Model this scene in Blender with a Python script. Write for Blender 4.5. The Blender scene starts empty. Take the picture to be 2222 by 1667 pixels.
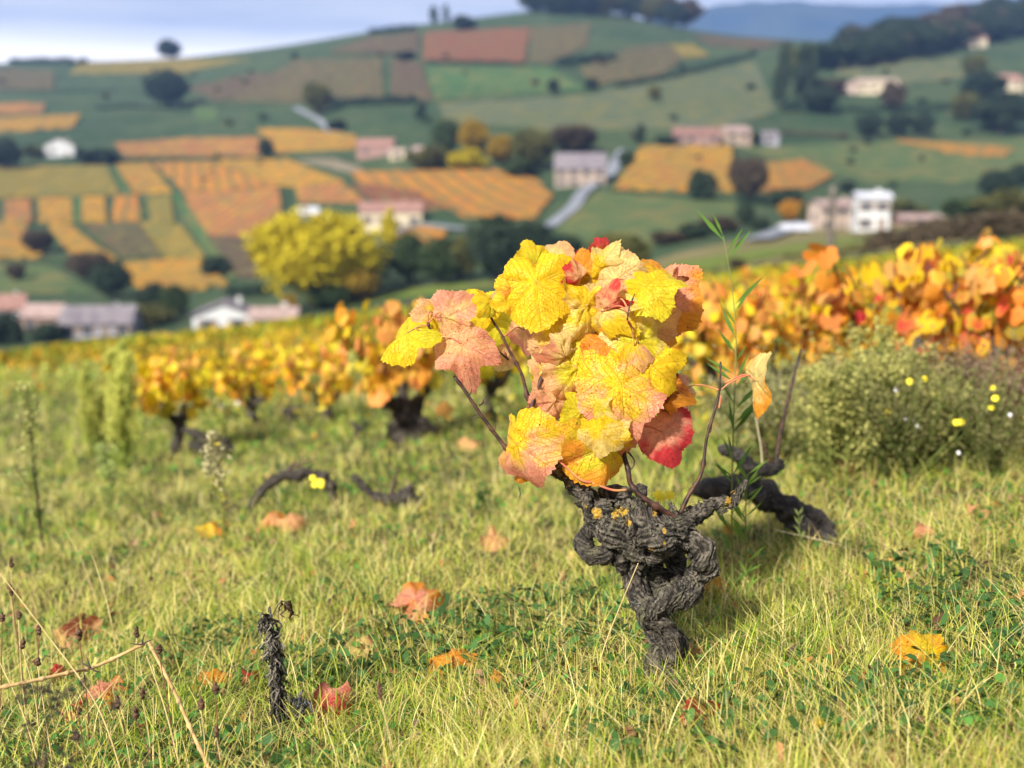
import bpy, math, random
import numpy as np
from mathutils import Vector, Matrix
from mathutils.geometry import delaunay_2d_cdt
R_ = math.radians
rng = np.random.default_rng(7); random.seed(7)
C = bpy.context.scene.collection
S = bpy.context.scene

# ------------------------------------------------------------------ camera, sky, sun, exposure
FPX = 2180.0; W, H = 2222, 1667; PITCH = math.atan(433/FPX)
cp, sp = math.cos(PITCH), math.sin(PITCH)
DV = 1.70                                   # distance of the old vine
cam = bpy.data.cameras.new('camera'); camo = bpy.data.objects.new('camera', cam); C.objects.link(camo)
cam.sensor_width = 36; cam.lens = 36*FPX/W; cam.clip_end = 30000; cam.clip_start = 0.05
camo.rotation_euler = (math.pi/2-PITCH, 0, 0)
cam.dof.use_dof = True; cam.dof.focus_distance = DV-0.03; cam.dof.aperture_fstop = 2.1
S.camera = camo
S.view_settings.view_transform = 'Standard'; S.view_settings.look = 'None'
S.view_settings.exposure = 1.15
SUN_EL, SUN_AZ = R_(38), R_(215)            # azimuth clockwise from +Y: sun behind the camera, on the left
w = bpy.data.worlds.new('World'); S.world = w; w.use_nodes = True
nt = w.node_tree; nt.nodes.clear(); N = nt.nodes.new; L = nt.links.new
sky = N('ShaderNodeTexSky'); sky.sky_type = 'NISHITA'; sky.sun_disc = False
sky.sun_elevation = SUN_EL; sky.sun_rotation = SUN_AZ
b1 = N('ShaderNodeBackground'); b1.inputs[1].default_value = 0.09; L(sky.outputs[0], b1.inputs[0])
tc = N('ShaderNodeTexCoord'); mp = N('ShaderNodeMapping'); mp.inputs['Scale'].default_value = (1.6, 1.6, 13)
L(tc.outputs['Generated'], mp.inputs[0])
nz = N('ShaderNodeTexNoise'); nz.inputs['Scale'].default_value = 1.3; nz.inputs['Detail'].default_value = 5
L(mp.outputs[0], nz.inputs[0])
rp = N('ShaderNodeValToRGB'); rp.color_ramp.elements[0].position = .38; rp.color_ramp.elements[1].position = .62
rp.color_ramp.elements[0].color = (.50, .56, .78, 1); rp.color_ramp.elements[1].color = (1.15, 1.1, 1.15, 1)
L(nz.outputs[0], rp.inputs[0])
sx = N('ShaderNodeSeparateXYZ'); L(tc.outputs['Generated'], sx.inputs[0])
mr = N('ShaderNodeMapRange'); mr.inputs[1].default_value = .112; mr.inputs[2].default_value = .142
mr.inputs[3].default_value = .85; mr.inputs[4].default_value = 0; L(sx.outputs[2], mr.inputs[0])
mc = N('ShaderNodeMix'); mc.data_type = 'RGBA'; mc.inputs['B'].default_value = (2.9, 2.6, 2.3, 1)
L(mr.outputs[0], mc.inputs['Factor']); L(rp.outputs[0], mc.inputs['A'])
b2 = N('ShaderNodeBackground'); b2.inputs[1].default_value = 0.34; L(mc.outputs['Result'], b2.inputs[0])
ms = N('ShaderNodeMixShader'); ms.inputs[0].default_value = .82; L(b1.outputs[0], ms.inputs[1]); L(b2.outputs[0], ms.inputs[2])
wo = N('ShaderNodeOutputWorld'); L(ms.outputs[0], wo.inputs[0])
sl = bpy.data.lights.new('sun', 'SUN'); sl.energy = 4.7; sl.angle = R_(5); sl.color = (1, .95, .86)
so = bpy.data.objects.new('sun', sl); C.objects.link(so)
sd = Vector((math.sin(SUN_AZ)*math.cos(SUN_EL), math.cos(SUN_AZ)*math.cos(SUN_EL), math.sin(SUN_EL)))
so.rotation_euler = sd.to_track_quat('Z', 'Y').to_euler()

# ------------------------------------------------------------------ pixel geometry (camera at the origin)
def ray(px, py):
    u, v = (px-W/2)/FPX, (py-H/2)/FPX
    return np.array([u, cp-v*sp, -sp-v*cp])
def P(px, py, d): return ray(px, py)*d
PA, PB, PC = .108, -.1076, -.865*DV/2.15
def sray(px, py): r = ray(px, py); return r[2]/r[1]
def tray(px): r = ray(px, 500); return r[0]/r[1]
# terrain: slope table over (t = x/y, ln y)
van = lambda px: 760-.108*px
cols = {-500: {60:850,100:830,150:790,180:740,250:625,330:505,420:395,520:310,700:220,950:150,1300:170,2500:300},
 0: {60:812,100:792,150:760,180:717,250:607,330:490,420:380,520:295,700:205,950:133,1300:160,2500:300},
 400: {60:766,100:752,150:725,180:692,250:590,330:475,420:365,520:285,700:190,900:122,1200:155,2500:300},
 850: {60:715,100:700,150:660,200:570,250:497,300:405,350:342,450:250,600:150,800:52,1000:90,2500:300},
 1250:{60:660,100:640,150:605,200:502,280:402,330:322,420:240,550:140,700:55,850:0,1100:60,2500:300},
 1550:{60:598,100:565,160:515,230:450,340:312,420:230,520:165,650:105,780:70,1100:130,2500:300},
 1850:{60:560,100:530,160:508,225:494,300:400,400:290,450:220,550:130,680:92,900:100,1300:140,2500:300},
 2222:{60:500,100:478,160:468,225:440,300:375,400:285,450:235,600:120,800:30,950:20,1300:80,2500:300},
 2750:{60:460,100:440,160:430,225:410,300:350,400:265,450:215,600:100,800:0,950:-10,1300:60,2500:300}}
LY = np.linspace(math.log(8), math.log(3000), 260)
tab = []
for px, kn in cols.items():
    ys = [math.log(k) for k in [20, 30, 42]+list(kn)]
    ss = []
    for k in (20, 30, 42): ss.append(PC/k + PB + PA*tray(px))
    for k, py in kn.items(): ss.append(sray(px, py))
    v = np.interp(LY, ys, ss)
    k = np.exp(-np.linspace(-2, 2, 13)**2); k /= k.sum()
    v = np.convolve(np.pad(v, 6, 'edge'), k, 'valid'); tab.append(v)
tc_ = np.array([tray(p) for p in cols]); TG = np.linspace(tc_[0], tc_[-1], 120)
T = np.array([np.interp(TG, tc_, np.array(tab)[:, j]) for j in range(len(LY))])
k = np.exp(-np.linspace(-2, 2, 15)**2); k /= k.sum()
T = np.array([np.convolve(np.pad(r, 7, 'edge'), k, 'valid') for r in T])   # [y][t]
def hgt(x, y):
    x = np.asarray(x, float); y = np.asarray(y, float)
    pl = PC+PB*y+PA*x
    yy = np.maximum(y, 1.); t = np.clip(x/yy, TG[0], TG[-1]-1e-6); l = np.clip(np.log(yy), LY[0], LY[-1]-1e-6)
    a = (l-LY[0])/(LY[1]-LY[0]); i = a.astype(int); fa = a-i
    b = (t-TG[0])/(TG[1]-TG[0]); j = b.astype(int); fb = b-j
    s = (T[i, j]*(1-fb)+T[i, j+1]*fb)*(1-fa)+(T[i+1, j]*(1-fb)+T[i+1, j+1]*fb)*fa
    f = np.clip((np.log(yy)-math.log(22))/(math.log(38)-math.log(22)), 0, 1); f = f*f*(3-2*f)
    return pl*(1-f)+yy*s*f
def hit(px, py):
    r = ray(px, py); ys = np.geomspace(.9, 2500, 1600)
    z = hgt(r[0]/r[1]*ys, ys); rz = r[2]/r[1]*ys
    k = np.argmax(z >= rz)
    if z[k] < rz[k]: k = np.argmax(z-rz)
    elif k > 0:
        a, b = z[k-1]-rz[k-1], z[k]-rz[k]; q = -a/(b-a) if b != a else 0
        y = ys[k-1]+(ys[k]-ys[k-1])*q; x = r[0]/r[1]*y
        return np.array([x, y, float(hgt(x, y))])
    y = ys[k]; x = r[0]/r[1]*y
    return np.array([x, y, float(hgt(x, y))])

# ------------------------------------------------------------------ numpy noise
_perm = rng.random((64, 256, 256))
def vn(x, y, seed=0, wrap=256):
    x = np.asarray(x, float); y = np.asarray(y, float)
    xi = np.floor(x).astype(int); yi = np.floor(y).astype(int); fx = x-xi; fy = y-yi
    fx = fx*fx*(3-2*fx); fy = fy*fy*(3-2*fy); g = _perm[seed % 64]
    X0, X1, Y0, Y1 = xi % wrap, (xi+1) % wrap, yi % 256, (yi+1) % 256
    return (g[X0, Y0]*(1-fx)+g[X1, Y0]*fx)*(1-fy)+(g[X0, Y1]*(1-fx)+g[X1, Y1]*fx)*fy
def fbm(x, y, seed=0, o=3): return sum(vn(x*2**i, y*2**i, seed+i)*.5**i for i in range(o))/sum(.5**i for i in range(o))

# ------------------------------------------------------------------ mesh + object helpers
def mesh(name, V, F, mat=None, smooth=True, attrs=None, uv=None):
    V = np.asarray(V, np.float32); me = bpy.data.meshes.new(name)
    if isinstance(F, np.ndarray):
        n, k = F.shape
        me.vertices.add(len(V)); me.vertices.foreach_set('co', V.ravel())
        me.loops.add(n*k); me.loops.foreach_set('vertex_index', F.astype(np.int32).ravel())
        me.polygons.add(n); me.polygons.foreach_set('loop_start', np.arange(n, dtype=np.int32)*k)
        me.update(calc_edges=True)
    else:
        me.from_pydata([tuple(map(float, v)) for v in V], [], F)
    if smooth: me.polygons.foreach_set('use_smooth', np.ones(len(me.polygons), bool))
    for an, av in (attrs or {}).items():
        av = np.asarray(av, np.float32)
        if av.ndim == 2:
            a = me.attributes.new(an, 'FLOAT_COLOR', 'POINT'); a.data.foreach_set('color', av.ravel())
        else:
            a = me.attributes.new(an, 'FLOAT', 'POINT'); a.data.foreach_set('value', av)
    if uv is not None:
        a = me.attributes.new('luv', 'FLOAT_VECTOR', 'POINT')
        a.data.foreach_set('vector', np.c_[uv, np.zeros(len(uv))].astype(np.float32).ravel())
    if mat: me.materials.append(mat)
    me.update(); return me
def tag(o, label=None, cat=None, group=None, kind=None):
    if label: o['label'] = label
    if cat: o['category'] = cat
    if group: o['group'] = group
    if kind: o['kind'] = kind
    return o
def thing(name, loc, label, cat, group=None):
    o = bpy.data.objects.new(name, None); C.objects.link(o); o.empty_display_size = .1
    o.location = tuple(map(float, loc)); return tag(o, label, cat, group)
def worldloc(o):
    l = Vector(o.location)
    while o.parent: o = o.parent; l += Vector(o.location)
    return np.array(l)
def part(name, V, F, mat, parent, local=False, **kw):
    V = np.asarray(V, float)
    if not local: V = V-worldloc(parent)
    o = bpy.data.objects.new(name, mesh(name, V, F, mat, **kw)); C.objects.link(o); o.parent = parent; return o
def single(name, V, F, mat, loc, **kw):
    o = bpy.data.objects.new(name, mesh(name, np.asarray(V, float)-np.asarray(loc, float), F, mat, **kw))
    o.location = tuple(map(float, loc)); C.objects.link(o); return o
KIDS = {}
def kids(o): return [c for c in o.children]
def dup(o, parent=None):
    c = o.copy(); C.objects.link(c); c.parent = parent
    for ch in KIDS.get(o.name) or kids(o): dup(ch, c)
    return c
class MB:
    def __init__(s): s.V = []; s.F = []; s.n = 0; s.A = []
    def add(s, V, F, a=None):
        V = np.asarray(V, float); s.V.append(V); s.F += [tuple(i+s.n for i in f) for f in F]; s.n += len(V)
        if a is not None: s.A.append(np.tile(a, (len(V), 1)) if np.ndim(a) == 1 else a)
    def get(s): return np.concatenate(s.V), s.F
    def box(s, c, sz, rz=0):
        x, y, z = [k/2 for k in sz]; v = np.array([[a, b, d] for a in (-x, x) for b in (-y, y) for d in (-z, z)])
        co, si = math.cos(rz), math.sin(rz); v = np.c_[v[:, 0]*co-v[:, 1]*si, v[:, 0]*si+v[:, 1]*co, v[:, 2]]+c
        s.add(v, [(0,1,3,2),(4,6,7,5),(0,4,5,1),(2,3,7,6),(0,2,6,4),(1,5,7,3)])
def spline(pts, n):
    pts = np.asarray(pts, float); m = len(pts)
    if m == 2: return pts[0]+(pts[1]-pts[0])*np.linspace(0, 1, n)[:, None]
    p = np.vstack([2*pts[0]-pts[1], pts, 2*pts[-1]-pts[-2]]); u = np.linspace(0, m-1-1e-6, n); i = u.astype(int); f = (u-i)[:, None]
    a, b, c, d = p[i], p[i+1], p[i+2], p[i+3]
    return .5*((2*b)+(-a+c)*f+(2*a-5*b+4*c-d)*f*f+(-a+3*b-3*c+d)*f**3)
def tube(pts, rad, seg=10, n=24, bark=0, seed=0, twist=0, kfreq=9, lump=0, caps=True):
    """swept tube; bark = depth of the fibres that run along it, as a share of the radius"""
    Q = spline(pts, n); rad = np.atleast_1d(np.asarray(rad, float))
    r = np.interp(np.linspace(0, 1, n), np.linspace(0, 1, len(rad)), rad) if len(rad) > 1 else np.full(n, rad[0])
    Tn = np.gradient(Q, axis=0); Tn /= np.linalg.norm(Tn, axis=1)[:, None]+1e-12
    up = np.array([0., 1, .05]) if abs(Tn[0][1]) < .9 else np.array([1., 0, 0])
    Nn = np.zeros_like(Q); v = up-Tn[0]*up.dot(Tn[0]); Nn[0] = v/np.linalg.norm(v)
    for i in range(1, n):
        v = Nn[i-1]-Tn[i]*Nn[i-1].dot(Tn[i]); Nn[i] = v/(np.linalg.norm(v)+1e-12)
    B = np.cross(Tn, Nn)
    s = np.r_[0, np.cumsum(np.linalg.norm(np.diff(Q, axis=0), axis=1))]
    ph = np.linspace(0, 2*math.pi, seg, endpoint=False)
    PH, SS = np.meshgrid(ph, s); rr = np.repeat(r[:, None], seg, 1)
    if lump:
        rm = r.mean(); rr = rr*(1+lump*(vn(PH/(2*math.pi)*3, SS/rm*.8+seed, seed, 3)-.5)*2+lump*.6*(vn(PH/(2*math.pi)*6, SS/rm*1.9+seed*3, seed+3, 6)-.5)*2)
    if bark:
        rm = r.mean(); q = (PH/(2*math.pi)+SS*twist*.7/rm+.22*(vn(PH*0+.5, SS/rm*.8, seed+5)-.5)+.05*(vn(PH/(2*math.pi)*5, SS/rm*1.5, seed+6, 5)-.5)) % 1.0
        f1 = vn(q*kfreq, SS/rm*.45+seed, seed+7, kfreq); f2 = vn(q*kfreq*3, SS/rm*.9, seed+9, kfreq*3)
        f3 = vn(q*kfreq*7 % 255, SS/rm*2.5, seed+11, min(255, kfreq*7))
        am = .35+1.3*vn(PH/(2*math.pi)*4+3, SS/rm*1.1+seed, seed+15, 4); f4 = vn(PH/(2*math.pi)*30, SS/rm*9, seed+17, 30)
        rg = ((1-abs(2*f1-1))**1.6*.85+(1-abs(2*f2-1))**1.3*.6)*am+f3*.45+(f4-.5)*.4
        rr = rr*(1+bark*(rg-.8))
    V = (Q[:, None, :]+Nn[:, None, :]*(np.cos(ph)[None, :, None]*rr[..., None])+B[:, None, :]*(np.sin(ph)[None, :, None]*rr[..., None])).reshape(-1, 3)
    F = []
    for i in range(n-1):
        a = i*seg
        for j in range(seg):
            k = (j+1) % seg; F.append((a+j, a+k, a+seg+k, a+seg+j))
    if caps:
        F.append(tuple(range(seg))[::-1]); F.append(tuple((n-1)*seg+j for j in range(seg)))
    return V, F

# ------------------------------------------------------------------ materials
def newmat(name):
    m = bpy.data.materials.new(name); m.use_nodes = True; n = m.node_tree; n.nodes.clear(); return m, n
def nd(n, t, **kw):
    x = n.nodes.new(t)
    for k_, v in kw.items():
        if k_ in ('operation', 'data_type', 'blend_type', 'attribute_name', 'noise_dimensions', 'wave_type', 'bands_direction', 'clamp', 'feature', 'distance'): setattr(x, k_, v)
        else: x.inputs[k_.replace('_', ' ') if k_.replace('_', ' ') in x.inputs else k_].default_value = v
    return x
def mth(n, op, a, b=None, c=None):
    x = n.nodes.new('ShaderNodeMath'); x.operation = op
    for i, v in enumerate((a, b, c)):
        if v is None: continue
        if isinstance(v, (int, float)): x.inputs[i].default_value = v
        else: n.links.new(v, x.inputs[i])
    return x.outputs[0]
def mix(n, f, a, b):
    x = n.nodes.new('ShaderNodeMix'); x.data_type = 'RGBA'
    for s_, v in (('Factor', f), ('A', a), ('B', b)):
        if isinstance(v, (int, float)): x.inputs[s_].default_value = v
        elif isinstance(v, (tuple, list)): x.inputs[s_].default_value = (*v[:3], 1)
        else: n.links.new(v, x.inputs[s_])
    return x.outputs['Result']
def ramp(n, v, a, b, lo=0., hi=1.):
    x = n.nodes.new('ShaderNodeMapRange'); x.interpolation_type = 'SMOOTHSTEP'; n.links.new(v, x.inputs[0])
    for i, q in enumerate((a, b, lo, hi)): x.inputs[i+1].default_value = q
    return x.outputs[0]
def noise(n, vec, sc, det=4, rough=.5):
    x = n.nodes.new('ShaderNodeTexNoise'); x.inputs['Scale'].default_value = sc; x.inputs['Detail'].default_value = det; x.inputs['Roughness'].default_value = rough
    if vec is not None: n.links.new(vec, x.inputs['Vector'])
    return x.outputs[0]
def finish(n, col, rough=.7, bump=None, bs=.3, bd=.01, trans=0, spec=.3):
    p = n.nodes.new('ShaderNodeBsdfPrincipled'); p.inputs['Specular IOR Level'].default_value = spec
    if isinstance(rough, (int, float)): p.inputs['Roughness'].default_value = rough
    else: n.links.new(rough, p.inputs['Roughness'])
    if isinstance(col, (tuple, list)): p.inputs['Base Color'].default_value = (*col[:3], 1)
    else: n.links.new(col, p.inputs['Base Color'])
    if bump is not None:
        b = n.nodes.new('ShaderNodeBump'); b.inputs['Strength'].default_value = bs; b.inputs['Distance'].default_value = bd
        n.links.new(bump, b.inputs['Height']); n.links.new(b.outputs[0], p.inputs['Normal'])
    out = n.nodes.new('ShaderNodeOutputMaterial'); sh = p.outputs[0]
    if trans:
        t = n.nodes.new('ShaderNodeBsdfTranslucent'); mx = n.nodes.new('ShaderNodeMixShader'); mx.inputs[0].default_value = trans
        if isinstance(col, (tuple, list)): t.inputs[0].default_value = (*col[:3], 1)
        else: n.links.new(col, t.inputs[0])
        n.links.new(sh, mx.inputs[1]); n.links.new(t.outputs[0], mx.inputs[2]); sh = mx.outputs[0]
    n.links.new(sh, out.inputs[0])
def objco(n): return n.nodes.new('ShaderNodeTexCoord').outputs['Object']
def geoco(n): return n.nodes.new('ShaderNodeNewGeometry').outputs['Position']
def noisy(name, c1, c2, sc, rough=.8, bump=.3, bd=.01, det=5, lo=.35, hi=.65, trans=0, spec=.2):
    m, n = newmat(name); o = objco(n); v = noise(n, o, sc, det)
    finish(n, mix(n, ramp(n, v, lo, hi), c1, c2), rough, v, bump, bd, trans, spec); return m
def attrmat(name, rough=.6, trans=.35, spec=.25, nsc=0):
    m, n = newmat(name); a = nd(n, 'ShaderNodeAttribute', attribute_name='col'); c = a.outputs['Color']
    if nsc:
        v = noise(n, objco(n), nsc, 3); x = n.nodes.new('ShaderNodeMix'); x.data_type = 'RGBA'; x.blend_type = 'MULTIPLY'; x.inputs['Factor'].default_value = 1
        n.links.new(c, x.inputs['A']); g = n.nodes.new('ShaderNodeCombineColor'); q = ramp(n, v, .25, .75, .65, 1.25)
        for i in range(3): n.links.new(q, g.inputs[i])
        n.links.new(g.outputs[0], x.inputs['B']); c = x.outputs['Result']
    finish(n, c, rough, trans=trans, spec=spec); return m
M_GRASS = attrmat('grass_blade', .55, .4, .25)
M_FOL = attrmat('foliage', .7, .25, .15)
M_WEED = attrmat('weed', .7, .35, .15)
M_VLEAF = attrmat('far_vine_leaf', .6, .45, .2)
def bark_mat(name, d, l, lich=True):
    m, n = newmat(name); o = objco(n)
    a = noise(n, o, 60, 6, .65); b = noise(n, o, 240, 4, .7); c = noise(n, o, 14, 3)
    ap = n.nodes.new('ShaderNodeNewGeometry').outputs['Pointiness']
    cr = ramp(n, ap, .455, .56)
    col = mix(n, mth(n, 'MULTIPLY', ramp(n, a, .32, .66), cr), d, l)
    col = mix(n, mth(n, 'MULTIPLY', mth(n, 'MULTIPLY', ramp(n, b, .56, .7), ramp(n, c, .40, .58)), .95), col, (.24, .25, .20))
    if lich:
        moss = mth(n, 'MULTIPLY', mth(n, 'MULTIPLY', ramp(n, noise(n, o, 30, 4), .55, .7), cr), .5)
        col = mix(n, moss, col, (.075, .085, .02))
        at = nd(n, 'ShaderNodeAttribute', attribute_name='lich')
        lm = ramp(n, mth(n, 'ADD', at.outputs['Fac'], mth(n, 'MULTIPLY', mth(n, 'SUBTRACT', noise(n, o, 110, 6, .7), .5), 2.2)), .62, .74)
        col = mix(n, lm, col, mix(n, ramp(n, b, .4, .6), (.28, .14, .015), (.38, .26, .04)))
    h = mth(n, 'ADD', mth(n, 'MULTIPLY', a, .6), mth(n, 'MULTIPLY', b, .4))
    finish(n, col, .8, h, 1., .007, spec=.3); return m
M_BARK = bark_mat('old_vine_bark', (.009, .007, .005), (.155, .130, .098))
M_BARK2 = bark_mat('dark_vine_bark', (.014, .011, .009), (.075, .06, .045), False)
M_CANE = noisy('cane_bark', (.016, .007, .005), (.07, .028, .016), 70, .55, .4, .002, spec=.35)
M_PET = noisy('petiole_skin', (.45, .09, .06), (.42, .22, .08), 30, .5, .1, .001)
M_TREEBARK = noisy('tree_bark', (.05, .04, .03), (.10, .08, .06), 3, .9, .5, .05)

def leaf_material():
    """leaf coordinates: origin at the stalk, +y to the tip"""
    m, n = newmat('grape_leaf'); A = nd(n, 'ShaderNodeAttribute', attribute_name='luv').outputs['Vector']
    ca = nd(n, 'ShaderNodeAttribute', attribute_name='colA'); cb = nd(n, 'ShaderNodeAttribute', attribute_name='colB')
    s = n.nodes.new('ShaderNodeSeparateXYZ'); n.links.new(A, s.inputs[0]); x, y = s.outputs[0], s.outputs[1]
    off = n.nodes.new('ShaderNodeCombineXYZ'); n.links.new(mth(n, 'MULTIPLY', cb.outputs['Alpha'], 91.), off.inputs[2])
    va = n.nodes.new('ShaderNodeVectorMath'); va.operation = 'ADD'; n.links.new(A, va.inputs[0]); n.links.new(off.outputs[0], va.inputs[1]); vec = va.outputs[0]
    r = mth(n, 'SQRT', mth(n, 'ADD', mth(n, 'MULTIPLY', x, x), mth(n, 'MULTIPLY', y, y)))
    th = mth(n, 'ARCTAN2', mth(n, 'ABSOLUTE', x), y)
    wob = mth(n, 'MULTIPLY', mth(n, 'SUBTRACT', noise(n, vec, 2.2, 2), .5), .22)
    th = mth(n, 'ADD', th, wob)
    a = mth(n, 'ADD', mth(n, 'MULTIPLY', mth(n, 'GREATER_THAN', th, R_(27)), R_(54)), mth(n, 'MULTIPLY', mth(n, 'GREATER_THAN', th, R_(82)), R_(56)))
    tp = mth(n, 'SUBTRACT', th, a)
    sa = mth(n, 'MULTIPLY', r, mth(n, 'COSINE', tp)); dd = mth(n, 'ABSOLUTE', mth(n, 'MULTIPLY', r, mth(n, 'SINE', tp)))
    main = mth(n, 'SUBTRACT', 1., ramp(n, mth(n, 'DIVIDE', dd, mth(n, 'SUBTRACT', 1.25, sa)), .004, .017))
    fr = mth(n, 'FRACT', mth(n, 'ADD', mth(n, 'MULTIPLY', mth(n, 'SUBTRACT', sa, mth(n, 'MULTIPLY', dd, .85)), 7.), mth(n, 'MULTIPLY', noise(n, vec, 3, 2), .8)))
    sec = mth(n, 'SUBTRACT', 1., ramp(n, mth(n, 'ABSOLUTE', mth(n, 'SUBTRACT', fr, .5)), .02, .075))
    vo = n.nodes.new('ShaderNodeTexVoronoi'); vo.feature = 'DISTANCE_TO_EDGE'; vo.inputs['Scale'].default_value = 17; n.links.new(vec, vo.inputs['Vector'])
    ret = mth(n, 'SUBTRACT', 1., ramp(n, vo.outputs['Distance'], .01, .07))
    vein = mth(n, 'MAXIMUM', main, mth(n, 'MULTIPLY', sec, .7)); vein2 = mth(n, 'MAXIMUM', vein, mth(n, 'MULTIPLY', ret, .28))
    nl = noise(n, vec, 1.7, 3); nm = noise(n, vec, 5, 5, .65)
    e = mth(n, 'ADD', mth(n, 'MULTIPLY', r, .45), mth(n, 'ADD', mth(n, 'MULTIPLY', nl, 1.3), mth(n, 'MULTIPLY', nm, .55)))
    e = mth(n, 'ADD', e, mth(n, 'MULTIPLY', y, .28))
    base = mix(n, ramp(n, e, .98, 1.45), ca.outputs['Color'], cb.outputs['Color'])
    spk = mth(n, 'MULTIPLY', ramp(n, noise(n, vec, 26, 3, .7), .52, .66), mth(n, 'MULTIPLY', ramp(n, noise(n, vec, 2.4, 2), .40, .52), ca.outputs['Alpha']))
    base = mix(n, spk, base, (.66, .07, .05))
    base = mix(n, mth(n, 'MULTIPLY', ramp(n, noise(n, vec, 9, 2), .70, .76), .85), base, (.12, .035, .012))
    hv = n.nodes.new('ShaderNodeHueSaturation'); hv.inputs['Value'].default_value = .62; hv.inputs['Hue'].default_value = .492; hv.inputs['Saturation'].default_value = 1.1; n.links.new(base, hv.inputs['Color'])
    base = mix(n, mth(n, 'MULTIPLY', vein2, .26), base, hv.outputs[0])
    tone = ramp(n, nm, .32, .68, .84, 1.08); mm = n.nodes.new('ShaderNodeMix'); mm.data_type = 'RGBA'; mm.blend_type = 'MULTIPLY'; mm.inputs['Factor'].default_value = 1
    g = n.nodes.new('ShaderNodeCombineColor')
    for i in range(3): n.links.new(tone, g.inputs[i])
    n.links.new(base, mm.inputs['A']); n.links.new(g.outputs[0], mm.inputs['B'])
    h = mth(n, 'SUBTRACT', mth(n, 'MULTIPLY', nm, .5), mth(n, 'MULTIPLY', vein2, .8))
    finish(n, mm.outputs['Result'], .48, h, .8, .008, trans=.5, spec=.3); return m
M_LEAF = leaf_material()

# ------------------------------------------------------------------ leaf shape
_ld = np.radians([0, 8, 18, 27, 36, 46, 55, 66, 76, 84, 93, 104, 116, 132, 150, 163, 172, 180])
_lr = np.array([1.0, .97, .89, .77, .80, .90, .94, .90, .82, .73, .77, .83, .85, .83, .79, .70, .55, .22])
def outline(th, teeth=0, seed=0):
    a = abs(th); r = np.interp(a, _ld, _lr)
    if teeth:
        q = (th*57.3+seed*7)/7.2; f = q-np.floor(q); r = r*(1+teeth*(1-abs(2*f-1))**.9*(1+.5*np.sin(np.floor(q)*2.3))-teeth*.6)
    return r
def leaf_geo(nr=9, nt=100, teeth=.09, cup=.15, fold=.2, wav=.06, curl=0., seed=0, lob=1.0):
    th = np.linspace(-math.pi, math.pi, nt, endpoint=False)
    ro = outline(th, teeth, seed)
    ro = ro*(1+.16*(vn(th*2+20, th*0+seed, seed+2)-.5)*2)*(lob*1.+(1-lob)*.85/ro)
    V = [[0, 0, 0]]; uv = [[0, 0]]
    for i in range(1, nr+1):
        f = (i/nr)**.85; x = ro*f*np.sin(th); y = ro*f*np.cos(th)
        r2 = x*x+y*y
        z = -cup*r2-fold*abs(x)*.6+wav*(np.sin(th*4+seed)*1.3*f**2+np.sin(th*9+seed*2)*.5*f**3+(fbm(x*3+seed+9, y*3+seed*2+9, seed)-.5)*2.4)
        vd = np.min([abs(((abs(th)-q)+0))*np.maximum(f*ro, .02) for q in (0, .94, 1.92)], axis=0); z -= .05*np.exp(-(vd/.035)**2)*(1-f*.6)
        z += (.13+wav)*np.sin(3*th+seed*1.3)*f**3*.8-.10*f**4*(1+np.sin(th*2+seed))
        if curl:
            a = curl*np.maximum(y, 0)*1.0; yy = np.where(y > 0, np.sin(a)/curl, y); z = z-np.where(y > 0, (1-np.cos(a))/curl, 0); y2 = yy
        else: y2 = y
        V += list(np.c_[x, y2, z]); uv += list(np.c_[ro*f*np.sin(th), ro*f*np.cos(th)])
    F = [(0, 1+j, 1+(j+1) % nt) for j in range(nt)]
    for i in range(nr-1):
        a = 1+i*nt
        F += [(a+j, a+nt+j, a+nt+(j+1) % nt, a+(j+1) % nt) for j in range(nt)]
    return np.array(V), F, np.array(uv)

YE, OR_, PK, RD, GY, CR, BR, SA = (.88,.62,.018), (.84,.34,.03), (.84,.36,.22), (.62,.045,.05), (.78,.68,.03), (.90,.70,.24), (.22,.06,.012), (.88,.50,.22)

# ================================================================== STRUCTURE: ground, fields, hills
def terrain_mat():
    m, n = newmat('ground_cover'); p = geoco(n); s = n.nodes.new('ShaderNodeSeparateXYZ'); n.links.new(p, s.inputs[0])
    v = noise(n, p, 3.2, 5); v2 = noise(n, p, .02, 5, .6); v3 = noise(n, p, 24, 4)
    near = mix(n, ramp(n, v3, .3, .7), mix(n, ramp(n, v, .35, .6), (.045, .055, .014), (.10, .095, .03)), (.025, .022, .010))
    far = mix(n, ramp(n, v2, .35, .65), (.024, .046, .020), (.042, .062, .026)); far = mix(n, mth(n, 'MULTIPLY', ramp(n, noise(n, p, .12, 3), .5, .7), .4), far, (.09, .09, .045))
    f = ramp(n, s.outputs[1], 16, 50)
    finish(n, mix(n, f, near, far), .95, v3, .4, .03, spec=.1); return m
ts = np.linspace(TG[0], TG[-1], 150); ys = np.r_[np.geomspace(.6, 40, 90), np.geomspace(41, 1500, 230), [1800, 2300, 3000, 3500, 3900]]
XX = ts[None, :]*ys[:, None]; YY = np.repeat(ys[:, None], len(ts), 1); ZZ = hgt(XX, YY)
ZZ = np.where(YY > 2900, -60-YY*.02, ZZ)
rough = (fbm(XX*.02+50, YY*.02+50, 3)-.5)*np.clip((YY-150)/300, 0, 1)*3
V = np.c_[XX.ravel(), YY.ravel(), (ZZ+rough*0).ravel()]; nt_ = len(ts)
I, J = np.meshgrid(np.arange(len(ys)-1), np.arange(nt_-1), indexing='ij'); a = (I*nt_+J).ravel()
F = np.c_[a, a+1, a+nt_+1, a+nt_]
q = [(-70, -60), (70, -60), (70, 1.2), (-70, 1.2)]; Vq = np.array([[x, y, PC+PB*y+PA*x-.02] for x, y in q]); F = np.r_[F, [[len(V)+i for i in range(4)]]]
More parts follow.
